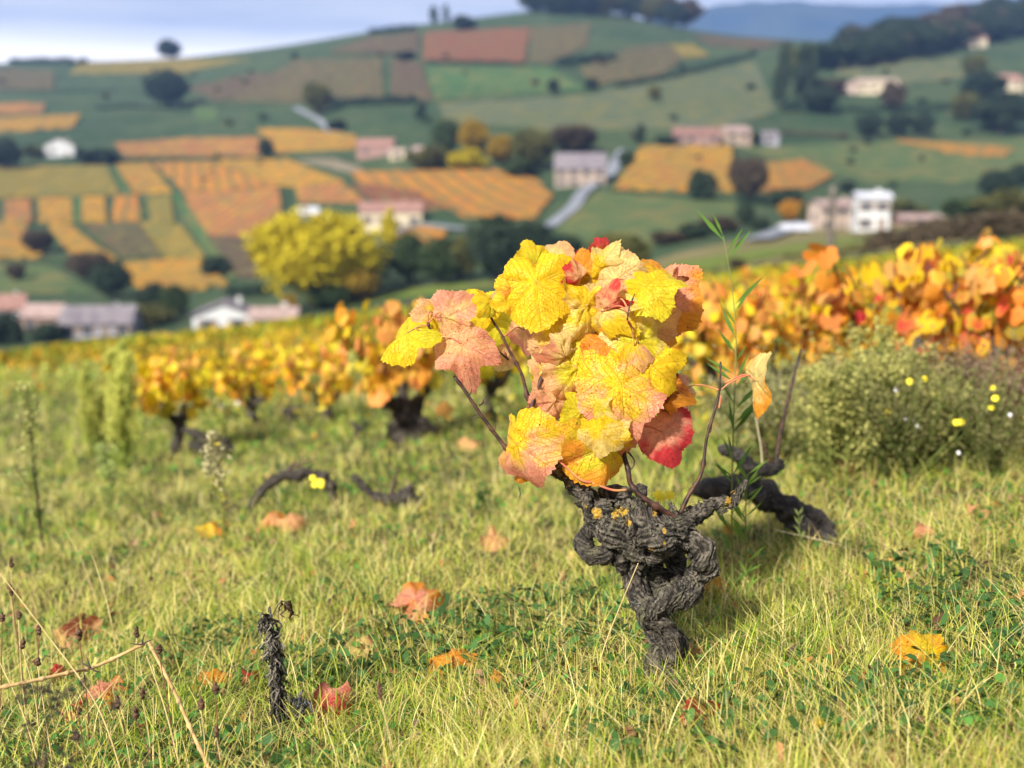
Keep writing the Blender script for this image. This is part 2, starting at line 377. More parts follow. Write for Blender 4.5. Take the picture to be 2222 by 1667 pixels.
V = np.r_[V, Vq]
g = single('ground', V, F, terrain_mat(), (0, 0, 0)); tag(g, 'grassy hillside ground falling to the valley and rising to the far hill', 'ground', kind='structure')

def inpoly(x, y, poly):
    c = np.zeros(np.shape(x), bool); n = len(poly)
    for i in range(n):
        x1, y1 = poly[i]; x2, y2 = poly[(i+1) % n]
        if y1 == y2: continue
        c ^= ((y1 > y) != (y2 > y)) & (x < (x2-x1)*(y-y1)/(y2-y1)+x1)
    return c
def field_mat(name, c1, c2, c3, rowdir, rows=.5, sc=.05):
    m, n = newmat(name); p = geoco(n)
    mp = n.nodes.new('ShaderNodeMapping'); mp.inputs['Rotation'].default_value = (0, 0, rowdir); n.links.new(p, mp.inputs[0])
    w_ = n.nodes.new('ShaderNodeTexWave'); w_.wave_type = 'BANDS'; w_.bands_direction = 'X'; w_.inputs['Scale'].default_value = .062; w_.inputs['Distortion'].default_value = .6; w_.inputs['Detail Scale'].default_value=.3; n.links.new(mp.outputs[0], w_.inputs[0])
    v = noise(n, p, sc, 5, .6); v2 = noise(n, p, sc*6, 4, .6)
    # long patches along the rows
    mp2 = n.nodes.new('ShaderNodeMapping'); mp2.inputs['Rotation'].default_value = (0, 0, rowdir); mp2.inputs['Scale'].default_value = (1, .16, 1); n.links.new(p, mp2.inputs[0])
    v3 = noise(n, mp2.outputs[0], .22, 4, .6)
    c = mix(n, ramp(n, v, .36, .64), c1, c2); c = mix(n, mth(n, 'MULTIPLY', ramp(n, v3, .5, .62), .8), c, c3)
    c = mix(n, mth(n, 'MULTIPLY', ramp(n, w_.outputs[1], .55, .9), rows), c, (.06, .07, .03))
    c = mix(n, mth(n, 'MULTIPLY', ramp(n, v2, .46, .60), .75), c, (.11, .10, .035))
    finish(n, c, .95, v2, .5, .6, spec=.08); return m
def field(name, poly, mat, label, cat, kind, lift=.7, group=None):
    pts = []; n = len(poly)
    for i in range(n):
        x1, y1 = poly[i]; x2, y2 = poly[(i+1) % n]; k_ = max(1, int(math.hypot(x2-x1, y2-y1)/14))
        for j in range(k_):
            f = j/k_; pts.append((x1+(x2-x1)*f+(random.uniform(-3, 3) if j else 0), y1+(y2-y1)*f+(random.uniform(-1.6, 1.6) if j else 0)))
    B = [hit(*q)[:2] for q in pts]; nb = len(B)
    xs, ys_ = [p[0] for p in poly], [p[1] for p in poly]; inner = []
    gx, gy = np.meshgrid(np.arange(min(xs)+6, max(xs), 12), np.arange(min(ys_)+4, max(ys_), 7)); ok = inpoly(gx, gy, poly)
    inner = [hit(a, b)[:2] for a, b in zip(gx[ok], gy[ok])]
    r = delaunay_2d_cdt([Vector(p) for p in B+inner], [], [list(range(nb))], 1, 1e-4)
    vs = np.array([[v.x, v.y] for v in r[0]]); z = hgt(vs[:, 0], vs[:, 1])
    V = np.c_[vs, z+lift]; F = [tuple(f) for f in r[2]]
    # skirts down to the soil
    ec = {}
    for f in F:
        for i in range(len(f)):
            e = tuple(sorted((f[i], f[(i+1) % len(f)]))); ec.setdefault(e, []).append((f[i], f[(i+1) % len(f)]))
    base = len(V); V = np.r_[V, np.c_[vs, z-.3]]
    for e, l in ec.items():
        if len(l) == 1: a, b = l[0]; F.append((b, a, a+base, b+base))
    c = V[:base].mean(0); c[2] -= lift
    o = single(name, V, F, mat, c, smooth=False); return tag(o, label, cat, group, kind)
FM = {'Y': field_mat('golden_vine_rows', (0.356,0.171,0.014), (0.275,0.142,0.020), (.30,.105,.022), .5, .65),
 'O': field_mat('orange_vine_rows', (0.283,0.099,0.031), (0.226,0.083,0.036), (.33,.165,.026), .2, .5),
 'YO': field_mat('amber_vine_rows', (0.324,0.140,0.016), (0.284,0.105,0.023), (.28,.105,.025), -.3, .65),
 'OY': field_mat('olive_vine_rows', (0.158,0.109,0.015), (0.121,0.105,0.022), (.24,.15,.02), .8, .5),
 'B': field_mat('brown_vine_rows', (0.058,0.040,0.023), (0.044,0.038,0.024), (.10,.055,.03), .3, .5),
 'P': field_mat('mauve_vine_rows', (0.058,0.027,0.025), (0.048,0.029,0.027), (0.066,0.036,0.027), .6, .4),
 'R': field_mat('russet_vine_rows', (0.143,0.035,0.027), (0.117,0.037,0.027), (0.143,0.047,0.025), -.4, .3),
 'G': field_mat('pasture', (0.056,0.085,0.032), (0.048,0.075,0.029), (0.068,0.091,0.033), 0, 0.05, .02),
 'GG': field_mat('grey_green_pasture', (0.069,0.082,0.048), (0.053,0.074,0.038), (0.074,0.084,0.048), 0, 0.05, .02),
 'GB': field_mat('bright_pasture', (0.040,0.088,0.029), (0.032,0.072,0.026), (0.048,0.092,0.032), 0, 0.05, .02),
 'S': field_mat('bare_stony_soil', (0.174,0.141,0.112), (0.137,0.118,0.091), (0.155,0.124,0.091), 0, 0.0, .1),
 'T': field_mat('dry_meadow', (0.150,0.118,0.058), (0.106,0.107,0.037), (0.168,0.129,0.069), 0, 0.0, .12),
 'LG': field_mat('lush_strip', (0.081,0.135,0.016), (0.093,0.124,0.022), (0.106,0.112,0.032), 0, 0.0, .15)}
FIELDS = [
('OY',[(-60,368),(232,362),(258,425),(-60,432)],'olive yellow vineyard block at the left edge below the small white house'),
('Y',[(252,358),(325,357),(372,418),(290,422)],'narrow golden vineyard strip beside the diagonal green path'),
('YO',[(333,357),(452,354),(600,408),(400,418)],'amber vineyard block right of the narrow golden strip'),
('O',[(12,436),(68,436),(68,484),(8,484)],'short orange vineyard plot, leftmost of the row of five plots'),
('Y',[(84,434),(154,432),(156,484),(84,484)],'short golden vineyard plot, second from the left of the row of five'),
('Y',[(178,432),(228,430),(232,482),(178,483)],'short golden vineyard plot in the middle of the row of five'),
('YO',[(246,430),(298,428),(306,480),(246,482)],'short amber vineyard plot, fourth of the row of five'),
('OY',[(320,432),(370,428),(378,484),(328,487)],'short olive vineyard plot, rightmost of the row of five'),
('O',[(398,422),(606,412),(612,500),(590,520),(448,512)],'large orange pink vineyard slope left of the cream farmhouse'),
('P',[(452,516),(588,524),(562,606),(512,602)],'brown mauve lower end of the orange pink vineyard slope'),
('Y',[(465,350),(622,348),(745,398),(602,406)],'golden vineyard wedge below the hill hamlet'),
('O',[(640,408),(742,404),(790,440),(648,442)],'pinkish vineyard patch above the small pale shed'),
('YO',[(762,378),(1060,372),(1165,395),(1200,430),(1165,474),(1010,474),(905,418),(785,400)],'large rounded golden orange vineyard right of the cream farmhouse'),
('R',[(762,403),(898,418),(962,455),(905,458),(800,430)],'russet vineyard patch behind the cream farmhouse'),
('YO',[(870,500),(975,498),(955,535),(850,535)],'small amber vineyard patch right of the yellow poplar'),
('Y',[(-60,486),(55,490),(92,560),(-60,566)],'golden vineyard at the left edge beside the brown tree'),
('Y',[(104,488),(140,488),(254,568),(160,565)],'diagonal golden vineyard strip right of the brown tree'),
('B',[(182,492),(300,488),(350,560),(262,556)],'bare brownish vineyard in the middle of the left slope'),
('OY',[(302,488),(395,492),(448,568),(354,562)],'olive vineyard beside the diagonal green ditch'),
('Y',[(262,574),(436,568),(492,618),(400,636),(290,622)],'golden vineyard just above the white gabled house'),
('O',[(250,314),(420,302),(562,302),(565,338),(272,340)],'long pinkish orange vineyard below the dark round tree'),
('Y',[(556,282),(660,284),(770,296),(774,322),(600,332)],'golden vineyard left of the pink farmhouse'),
('Y',[(-60,262),(176,251),(160,278),(-60,290)],'thin golden vineyard at the left edge above the white house'),
('O',[(-60,228),(98,226),(92,246),(-60,250)],'dull orange vineyard patch at the left edge of the hill'),
('OY',[(150,162),(172,138),(400,130),(542,130),(400,158)],'olive gold vineyard just under the left skyline'),
('B',[(-60,150),(118,156),(114,196),(-60,198)],'brownish vineyard under the left skyline hedge'),
('P',[(400,192),(540,164),(620,160),(596,190),(478,222)],'mauve tapering vineyard right of the dark round tree'),
('B',[(640,132),(828,126),(834,222),(500,222)],'large grey brown vineyard in the middle of the hill'),
('P',[(848,128),(912,140),(940,218),(850,222)],'dark mauve vineyard strip right of the large grey brown one'),
('P',[(716,114),(800,82),(908,72),(908,118)],'mauve pink vineyard high on the hill, left of the green gap'),
('R',[(922,72),(1148,62),(1140,136),(916,132)],'large reddish mauve vineyard high on the hill'),
('B',[(1152,62),(1284,52),(1274,104),(1200,136),(1150,136)],'brown vineyard high on the hill right of the reddish one'),
('GB',[(926,146),(1190,148),(1270,194),(940,216)],'bright green meadow on the hill under the reddish vineyard'),
('B',[(1256,152),(1362,106),(1450,98),(1480,130),(1440,162),(1300,188)],'brown and gold vineyard above the long dark hedge'),
('OY',[(1454,98),(1506,98),(1540,124),(1484,130)],'small olive vineyard beside the brown and gold one'),
('P',[(1500,78),(1720,92),(1650,108),(1540,98)],'thin pinkish vineyard along the right shoulder of the hill'),
('GG',[(950,226),(1300,204),(1640,134),(1684,246),(1560,280),(1200,284),(965,262)],'wide grey green meadow across the right half of the hill'),
('Y',[(1392,322),(1588,320),(1598,418),(1332,412)],'striped golden vineyard below the long pink farmhouse'),
('YO',[(1642,362),(1740,350),(1808,385),(1760,412),(1650,420)],'smaller striped amber vineyard right of the brown tree'),
('G',[(1300,418),(1600,438),(1585,498),(1400,532),(1262,520),(1205,498)],'pale green meadow in the valley right of the road'),
('G',[(1604,322),(2300,300),(2300,398),(1900,395),(1700,350)],'wide green meadow right of the hamlet'),
('YO',[(1945,306),(2200,326),(2180,344),(2050,334)],'lone amber vineyard strip in the right meadow'),
('GG',[(1830,128),(2080,126),(2090,170),(1960,182),(1810,165)],'grey green meadow under the wooded ridge'),
('G',[(-60,576),(100,576),(200,634),(-60,642)],'green paddock above the cluster of village houses'),
('S',[(640,346),(730,345),(792,370),(758,376)],'patch of bare grey stony soil on the slope'),
('GB',[(232,362),(246,362),(318,472),(306,474)],'narrow green grass path running down between vineyards'),
('GB',[(372,425),(392,425),(520,600),(500,610),(440,540)],'dark green grassy ditch running down the left slope'),
('GB',[(156,428),(176,428),(176,484),(158,484)],'short green gap between the second and third plots'),
('GB',[(420,236),(470,236),(470,262),(425,262)],'little bright green plot beside the dark round tree'),
]
for c, poly, lab in FIELDS:
    vine = c in ('Y','O','YO','OY','B','P','R')
    nm = 'vineyard' if vine else ('stony_plot' if c == 'S' else 'meadow')
    field(nm, poly, FM[c], lab, 'vineyard' if vine else 'field', 'stuff' if vine else 'structure', .8 if vine else (.30 if c != 'GB' else .45))
# dry verge and green strips beyond the vines on the right
field('meadow', [(1380,612),(1440,600),(1800,560),(2300,500),(2300,452),(1960,478),(1700,505),(1480,548),(1400,575)], FM['T'], 'dry tan meadow beyond the vines on the right', 'field', 'structure', .1)
field('grass_strip', [(1440,580),(1640,545),(1900,512),(1960,520),(1700,556),(1480,600)], FM['LG'], 'fresh green strip in the dry meadow beside the wooden pole', 'grass', 'structure', .2)
field('grass_strip', [(700,655),(830,632),(1080,612),(1080,622),(860,648),(740,672)], FM['LG'], 'fresh green strip behind the crest of the vineyard', 'grass', 'structure', .2)

def ribbon(name, pts, wid, mat, label, lift=.15, z=None):
    Q = spline(np.array([hit(*p) for p in pts]), 60); d = np.gradient(Q, axis=0); d[:, 2] = 0; d /= np.linalg.norm(d, axis=1)[:, None]
    nrm = np.c_[-d[:, 1], d[:, 0]]; A = Q[:, :2]+nrm*wid/2; B = Q[:, :2]-nrm*wid/2
    V = np.r_[np.c_[A, hgt(A[:, 0], A[:, 1])+lift], np.c_[Q[:,:2], hgt(Q[:, 0], Q[:, 1])+lift+.05], np.c_[B, hgt(B[:, 0], B[:, 1])+lift]]
    F = [(i, i+1, 60+i+1, 60+i) for i in range(59)]+[(60+i, 61+i, 121+i, 120+i) for i in range(59)]
    return tag(single(name, V, F, mat, Q[30]), label, 'road', kind='structure')
M_ROAD = noisy('worn_asphalt', (.13,.14,.16), (.19,.20,.225), .3, .8)
ribbon('road', [(1190,498),(1215,478),(1245,452),(1262,425),(1290,402),(1322,382),(1340,350),(1352,328)], 3.4, M_ROAD, 'pale grey country road winding up past the stone farmhouse', .6)
ribbon('path', [(640,236),(690,262),(720,288),(760,300)], 3, M_ROAD, 'short grey track on the hill below the small olive tree', .6)
ribbon('path', [(1640,528),(1700,505),(1745,490)], 4, M_ROAD, 'short grey lane beside the orange tree', .6)
ribbon('path', [(800,545),(900,498),(1010,505)], 2, M_ROAD, 'thin pale drive in front of the cream farmhouse', 1.0)
# blue mountains
px_ = np.linspace(900, 3300, 260)
sky_y = np.interp(px_, [900,1250,1380,1450,1550,1640,1700,1790,1900,2000,2090,2222,2500,3300], [260,110,48,28,12,4,1,6,12,9,8,-8,-30,20])
rows = []
for k_, (Y, dy) in enumerate(((2450, 520), (2550, 300), (2700, 150), (2850, 55), (3050, 0), (3300, 60))):
    r = []
    for i, px in enumerate(px_):
        yy = sky_y[i]+dy+(0 if dy == 0 else (vn(px*.012+k_*7, k_*3.1, 20)-.5)*50*min(1, dy/60))+(vn(px*.03, 3, 21)-.5)*5
        rr = ray(px, yy); r.append(rr/rr[1]*Y)
    rows.append(r)
V = np.array(rows).reshape(-1, 3); n_ = len(px_)
F = [(i*n_+j, i*n_+j+1, (i+1)*n_+j+1, (i+1)*n_+j) for i in range(5) for j in range(n_-1)]
M_MT = noisy('haze_tinted_forest', (.015,.035,.06), (.03,.05,.06), .005, .95, 0)  # some blue of the distant haze is mixed into the forest colour itself
tag(single('mountains', V, F, M_MT, V.mean(0)), 'distant blue wooded mountains behind the right end of the hill', 'mountain', kind='structure')

# ================================================================== TREES
TREECOL = {'dark': ((.018,.035,.022), (.04,.06,.03)), 'green': ((.03,.055,.02), (.06,.085,.028)), 'olive': ((.06,.07,.022), (.13,.12,.03)),
 'yellow': ((.36,.30,.010), (.50,.40,.012)), 'gold': ((.20,.13,.012), (.34,.22,.016)), 'orange': ((.40,.17,.02), (.45,.25,.03)), 'brown': ((.06,.042,.03), (.10,.08,.045))}
def crown_geo(sx, sy, sz, zc, nb, nl, ls, kind, seed, sparse=0):
    r = np.random.default_rng(seed); c1, c2 = [np.array(c) for c in TREECOL[kind]]
    u = r.normal(size=(nb, 3)); u /= np.linalg.norm(u, axis=1)[:, None]; rad = r.uniform(.35, .95, nb)[:, None]**.6
    bc = u*rad*.72; br = r.uniform(.20, .36, nb); tone = r.uniform(0, 1, nb)
    bi = r.integers(0, nb, nl); d = r.normal(size=(nl, 3)); d /= np.linalg.norm(d, axis=1)[:, None]
    p = bc[bi]+d*(br[bi]*r.uniform(.55, 1.08, nl)**.5)[:, None]
    p = p*np.array([sx, sy, sz])/1.0+np.array([0, 0, zc])
    a = r.normal(size=(nl, 3)); a /= np.linalg.norm(a, axis=1)[:, None]; b = np.cross(a, r.normal(size=(nl, 3))); b /= np.linalg.norm(b, axis=1)[:, None]
    s = ls*r.uniform(.6, 1.4, nl)[:, None]; V = np.stack([p-a*s, p-b*s*.7, p+a*s, p+b*s*.7], 1).reshape(-1, 3)
    f = np.clip(tone[bi]*.7+r.uniform(-.1, .4, nl), 0, 1)[:, None]; col = c1*(1-f)+c2*f; col = np.c_[np.repeat(col, 4, 0), np.ones(nl*4)]
    return V, np.arange(nl*4).reshape(-1, 4), col
TP = {}
def tree_proto(kind, shape):
    if (kind, shape) in TP: return TP[(kind, shape)]
    # unit tree: height 1, width 1
    sd_ = hash_ = sum(map(ord, kind+shape))
    if shape == 'tall': g_ = crown_geo(.5, .5, .52, .53, 26, 2200, .05, kind, sd_)
    elif shape == 'bush': g_ = crown_geo(.58, .58, .54, .42, 34, 2600, .055, kind, sd_)
    else: g_ = crown_geo(.58, .58, .48, .52, *((150, 11000, .028) if kind == 'yellow' else (80, 5200, .036)), kind, sd_)
    me = mesh('crown', g_[0], g_[1], M_FOL, False, {'col': g_[2]})
    mb = MB(); r = random.Random(sd_)
    mb.add(*tube([(0,0,-.06),(.01,0,.15),(0,.01,.35),(.02,0,.62)], [.04,.03,.022,.008], 8, 8, .3, 3))
    for k_ in range(6):
        a = k_*1.05+r.random(); z = .2+.06*k_
        mb.add(*tube([(0,0,z),(.13*math.cos(a),.13*math.sin(a),z+.1),(.27*math.cos(a),.27*math.sin(a),z+.22)], [.014,.009,.004], 5, 5))
    tm = mesh('trunk', *mb.get(), M_TREEBARK); TP[(kind, shape)] = (me, tm); return TP[(kind, shape)]
def tree(px, py, wp, hp, kind, label, shape='round', group=None, name='tree', cat='tree'):
    b = hit(px, py); k_ = b[1]/FPX*1.0; me, tm = tree_proto(kind, shape)
    o = thing(name, b, label, cat, group); o.scale = (wp*k_, wp*k_, hp*k_); o.rotation_euler.z = random.uniform(0, 6.28)
    for nm, m in (('crown', me), ('trunk', tm)):
        c = bpy.data.objects.new(nm, m); C.objects.link(c); c.parent = o
    return o
TREES = [
(366,236,88,78,'dark','big dark round tree alone in the middle of the left hill','round'),
(368,130,46,40,'dark','dark round tree standing on the left skyline','round'),
(93,131,14,16,'dark','tiny dark tree on the skyline at the far left','round'),
(585,90,26,16,'brown','small low tree on the skyline where the hill starts to rise','bush'),
(628,84,13,26,'brown','tiny thin tree on the skyline right of a low bush','tall'),
(941,52,22,34,'dark','narrow dark tree on the skyline left of the wooded hilltop','tall'),
(969,50,18,36,'dark','pointed dark tree on the skyline, right one of a pair','tall'),
(1008,64,44,32,'dark','low dark tree just under the skyline left of the hilltop wood','bush'),
(1055,25,26,28,'dark','small dark tree at the left end of the hilltop wood','round'),
(690,250,58,66,'olive','olive green tree at the left end of the hedge on the hill','round'),
(730,285,40,28,'dark','low dark bush below the hedge on the hill','bush'),
(578,346,32,42,'dark','small dark tree between the pinkish and the golden vineyards','round'),
(878,130,42,20,'dark','small dark bush between two mauve vineyards on the hill','bush'),
(1200,204,26,30,'dark','small dark tree at the edge of the bright green meadow','round'),
(1284,194,26,26,'dark','small dark bush at the lower end of the long dark hedge','bush'),
(1420,220,26,32,'olive','faint olive tree alone in the wide grey green meadow','round'),
(912,262,30,40,'dark','dark narrow tree at the right end of the hedge on the hill','tall'),
(968,338,60,72,'green','dark green tree at the left of the yellow hamlet trees','round'),
(1028,338,64,72,'gold','golden tree in the middle of the hamlet trees','round'),
(1010,368,84,44,'yellow','yellow bush in front of the hamlet trees','bush'),
(935,366,96,46,'olive','olive bush at the left foot of the hamlet trees','bush'),
(1088,356,62,58,'gold','golden brown tree left of the stone farmhouse','round'),
(1155,372,84,88,'olive','large olive green tree beside the stone farmhouse','round'),
(1130,385,80,40,'green','low green bush at the foot of the large olive tree','bush'),
(1242,334,100,60,'brown','brown half bare tree behind the stone farmhouse','round'),
(1388,314,26,42,'dark','small pointed dark tree left of the long pink farmhouse','tall'),
(1358,360,36,34,'green','green bush beside the road above the stone farmhouse','bush'),
(1446,312,46,18,'dark','low dark bush left of the long pink farmhouse','bush'),
(1638,314,24,28,'green','small green tree between the beige house and the grey shed','round'),
(1524,436,58,72,'dark','dark square looking tree at the foot of the striped vineyard','bush'),
(1622,436,84,92,'brown','brownish olive tree right of the dark square one','round'),
(1706,452,64,46,'dark','dark bush left of the pink and white house','bush'),
(1718,482,56,44,'orange','bright orange tree left of the pink and white house','round'),
(1618,494,38,50,'dark','dark green round tree in the valley left of the orange tree','round'),
(1650,500,40,30,'dark','small dark bush beside the orange tree','bush'),
(1560,505,90,40,'brown','low brown thicket at the edge of the valley meadow','bush'),
(1505,520,64,40,'dark','dark bush at the lower edge of the valley meadow','bush'),
(1450,530,80,32,'brown','brown low bush at the corner of the valley meadow','bush'),
(1762,490,56,50,'olive','olive tree close against the pink and white house','round'),
(2158,436,72,64,'dark','dark round tree in the right meadow near the edge','round'),
(2210,410,50,52,'dark','dark tree at the right edge above the dry bank','round'),
(1838,418,34,24,'dark','small dark tree behind the pink and white house','round'),
(1960,480,90,44,'olive','olive bush right of the pink and white house','bush'),
(2080,478,80,50,'green','green bush right of the low pink building','bush'),
(2180,470,120,56,'olive','yellowish olive bush on the right edge above the bank','bush'),
(1886,296,56,48,'dark','dark round tree, left one of three in the right meadow','round'),
(1948,296,50,52,'dark','dark round tree, middle one of three in the right meadow','round'),
(2000,296,46,50,'dark','dark round tree, right one of three in the right meadow','round'),
(2172,290,110,84,'dark','very large dark tree at the right edge below the cream house','round'),
(2095,262,60,56,'olive','olive tree left of the very large dark tree','round'),
(2130,230,90,70,'dark','dark tree behind the olive tree at the right','round'),
(1692,236,44,130,'dark','tall dark tree at the left end of the right hand wood','tall'),
(1722,175,36,64,'olive','yellowish tree in the right hand wood','tall'),
(1742,214,60,110,'dark','tall dark tree in the right hand wood beside the yellowish tree','tall'),
(1790,150,90,50,'dark','broad dark tree on the upper side of the right hand wood','round'),
(1776,246,72,56,'dark','dark round tree below the right hand wood','round'),
(1790,205,76,36,'brown','low brown tree left of the small peach house','bush'),
(1840,108,46,50,'dark','dark tree at the saddle where the wooded ridge begins','round'),
(1940,240,60,60,'brown','brown tree right of the cream house with arches','tall'),
(2112,172,46,50,'olive','yellow olive tree under the cream ridge house','round'),
(690,668,262,205,'yellow','huge bright yellow tree in the valley left of the poplar','round'),
(768,660,110,90,'gold','golden lower tree at the right foot of the huge yellow tree','round'),
(720,672,100,62,'green','round green bush in front of the huge yellow tree','bush'),
(846,560,44,108,'yellow','slim yellow poplar in front of the cream farmhouse','tall'),
(830,610,60,80,'dark','dark tree between the yellow tree and the poplar','tall'),
(890,620,80,110,'green','dark green tree just right of the poplar','round'),
(955,620,90,100,'green','dark green tree in the middle of the valley belt','round'),
(1000,612,70,96,'olive','olive tree in the valley belt','round'),
(1078,608,120,136,'dark','large blue green tree in the valley belt behind the vine','round'),
(1150,596,100,112,'dark','dark tree at the right end of the valley belt','round'),
(1215,560,90,56,'dark','low dark tree beyond the valley belt','bush'),
(1345,606,130,98,'olive','yellowish olive tree right behind the vine leaves','round'),
(1270,604,80,60,'green','green bush behind the vine leaves','bush'),
(84,552,62,54,'brown','brown leafless tree in the golden vineyard at the left','round'),
(196,612,84,66,'brown','brown tree above the village','round'),
(245,650,84,80,'dark','dark tree behind the village houses','round'),
(335,692,66,78,'dark','dark rounded tree left of the white gabled house','round'),
(14,372,62,70,'dark','dark tree at the left edge beside the small white house','round'),
(72,342,50,26,'olive','olive hedge bush left of the small white house','bush'),
(215,356,88,36,'dark','dark bush right of the small white house','bush'),
(36,610,40,38,'brown','small brown tree at the left behind the white house','round'),
(12,748,70,80,'dark','dark bush in front of the village at the left edge','bush'),
(110,740,90,44,'dark','dark hedge bush in front of the brown house','bush'),
(330,706,110,46,'olive','olive bush between village and white gabled house','bush'),
(380,690,60,70,'green','thin green tree left of the white gabled house','round'),
(470,600,60,50,'dark','small dark tree at the lower end of the grassy ditch','bush'),
(630,690,40,50,'gold','small golden tree right of the white gabled house','round'),
(1600,585,40,28,'brown','small brown bush in the dry meadow left of the pole','bush'),
]
for px, py, wp, hp, kd, lab, sh in TREES: tree(px, py, wp*1.08, hp*1.1, kd, lab, sh, name='bush' if sh == 'bush' else 'tree', cat='bush' if sh == 'bush' else 'tree')
for i in range(26):     # hilltop wood
    px = 1090+i*15.5+random.uniform(-6, 6); py = np.interp(px, [1090,1200,1330,1400,1500], [22,28,34,46,66])+random.uniform(-8, 4)
    tree(px, py, random.uniform(56, 84), random.uniform(46, 66), kd_ := (random.choice(['dark','dark','brown','olive']) if px > 1200 else 'dark'), f'{kd_} tree in the wood on top of the hill, '+('left end' if px < 1200 else 'middle' if px < 1350 else 'right end'), group='trees of the hilltop wood')
for i in range(74):     # wooded ridge right
    px = 1850+i*5.6+random.uniform(-8, 8); top = np.interp(px, [1850,1950,2050,2222], [85,72,46,18]); py = top+random.uniform(24, 66)
    tree(px, py, random.uniform(60, 95), random.uniform(46, 66), kd_ := random.choice(['dark','dark','dark','brown']), f'{kd_} tree in the wood covering the right hand ridge, '+('lower left end' if px < 1960 else 'middle' if px < 2100 else 'at the right edge'), group='trees of the right hand ridge')
for i in range(60):
    px = random.uniform(-40, 2260); lo = np.interp(px, [0, 400, 900, 1250, 1600, 2222], [150, 150, 95, 70, 110, 140]); py = random.uniform(lo, 420)
    kd_ = random.choice(['dark', 'dark', 'green', 'brown', 'olive']); side = 'left' if px < 740 else 'middle' if px < 1480 else 'right'
    tree(px, py, random.uniform(10, 22), random.uniform(8, 18), kd_, f'tiny {kd_} bush on the {side} part of the far hill', 'bush', f'tiny {kd_} bushes on the {side} of the hill', name='bush', cat='bush')
HB = {}
def hedge(pts, hp, kind, label, name='hedge', dens=1.0, lsz=.5):
    Q = np.array([hit(*p) for p in pts]); D = Q[len(Q)//2][1]; hh = hp*D/FPX; S_ = spline(Q, 200); n = int(1800*dens); r = np.random.default_rng(int(pts[0][0])+5)
    i = r.integers(0, 200, n); bl = (vn(i*.11, i*0., 30)*.6+.5); th = r.uniform(0, math.pi, n)
    p = S_[i]+np.c_[r.normal(0, .3, n)*hh, np.cos(th)*hh*.5*bl, np.zeros(n)]; p[:, 2] = hgt(p[:, 0], p[:, 1])+np.abs(np.sin(th))*hh*bl*r.uniform(.5, 1.05, n)
    a = r.normal(size=(n, 3)); a /= np.linalg.norm(a, axis=1)[:, None]; b = np.cross(a, r.normal(size=(n, 3))); b /= np.linalg.norm(b, axis=1)[:, None]
    s = lsz*hh*.3*r.uniform(.6, 1.4, n)[:, None]; V = np.stack([p-a*s, p-b*s, p+a*s, p+b*s], 1).reshape(-1, 3)
    c1, c2 = [np.array(c) for c in TREECOL[kind]]; f = r.uniform(0, 1, n)[:, None]*.6+bl[:, None]*.3-.1; f = np.clip(f, 0, 1)
    o = single(name, V, np.arange(4*n).reshape(-1, 4), M_FOL, Q[len(Q)//2], smooth=False, attrs={'col': np.c_[np.repeat(c1*(1-f)+c2*f, 4, 0), np.ones(4*n)]})
    return tag(o, label, 'hedge')
hedge([(25,138),(100,138),(185,140)], 13, 'dark', 'dark hedge on the skyline at the far left')
hedge([(715,230),(800,228),(900,226)], 18, 'dark', 'thick dark hedge across the middle of the hill')
hedge([(805,74),(850,70),(900,66)], 12, 'dark', 'dark hedge just below the skyline left of the hilltop')
hedge([(930,138),(1040,140),(1140,143)], 9, 'dark', 'thin dark hedge under the reddish mauve vineyard')
hedge([(1215,142),(1270,138),(1330,134)], 18, 'dark', 'short dark hedge above the brown and gold vineyard')
hedge([(1340,192),(1450,172),(1550,146),(1640,120)], 13, 'dark', 'long dark hedge running up the hill beside the grey green meadow')
hedge([(1700,244),(1850,242),(2000,240),(2110,238)], 13, 'dark', 'dark hedge below the cream house with arches')
hedge([(1330,418),(1450,428),(1600,440),(1690,445)], 10, 'dark', 'dark hedge along the foot of the striped vineyard')
hedge([(500,640),(540,642),(590,640)], 24, 'dark', 'clipped dark hedge behind the white gabled house')
hedge([(210,238),(300,234),(420,238)], 7, 'dark', 'thin dark hedge left of the big round tree')
hedge([(0,348),(200,352),(450,348),(740,345)], 6, 'green', 'thin hedge line above the left vineyards')
hedge([(1600,290),(1720,292),(1840,296)], 8, 'brown', 'thin brown hedge right of the grey shed')
hedge([(1900,546),(2000,530),(2110,520),(2300,505)], 52, 'brown', 'dark brushy bank behind the vines at the right edge', 'shrub_bank', 4, .35)
hedge([(1700,565),(1800,556),(1900,545)], 16, 'olive', 'low olive scrub at the foot of the wooden pole', 'shrub_bank', 1.5, .4)
hedge([(140,492),(200,530),(272,572)], 6, 'brown', 'thin brown hedge running diagonally down the left slope')

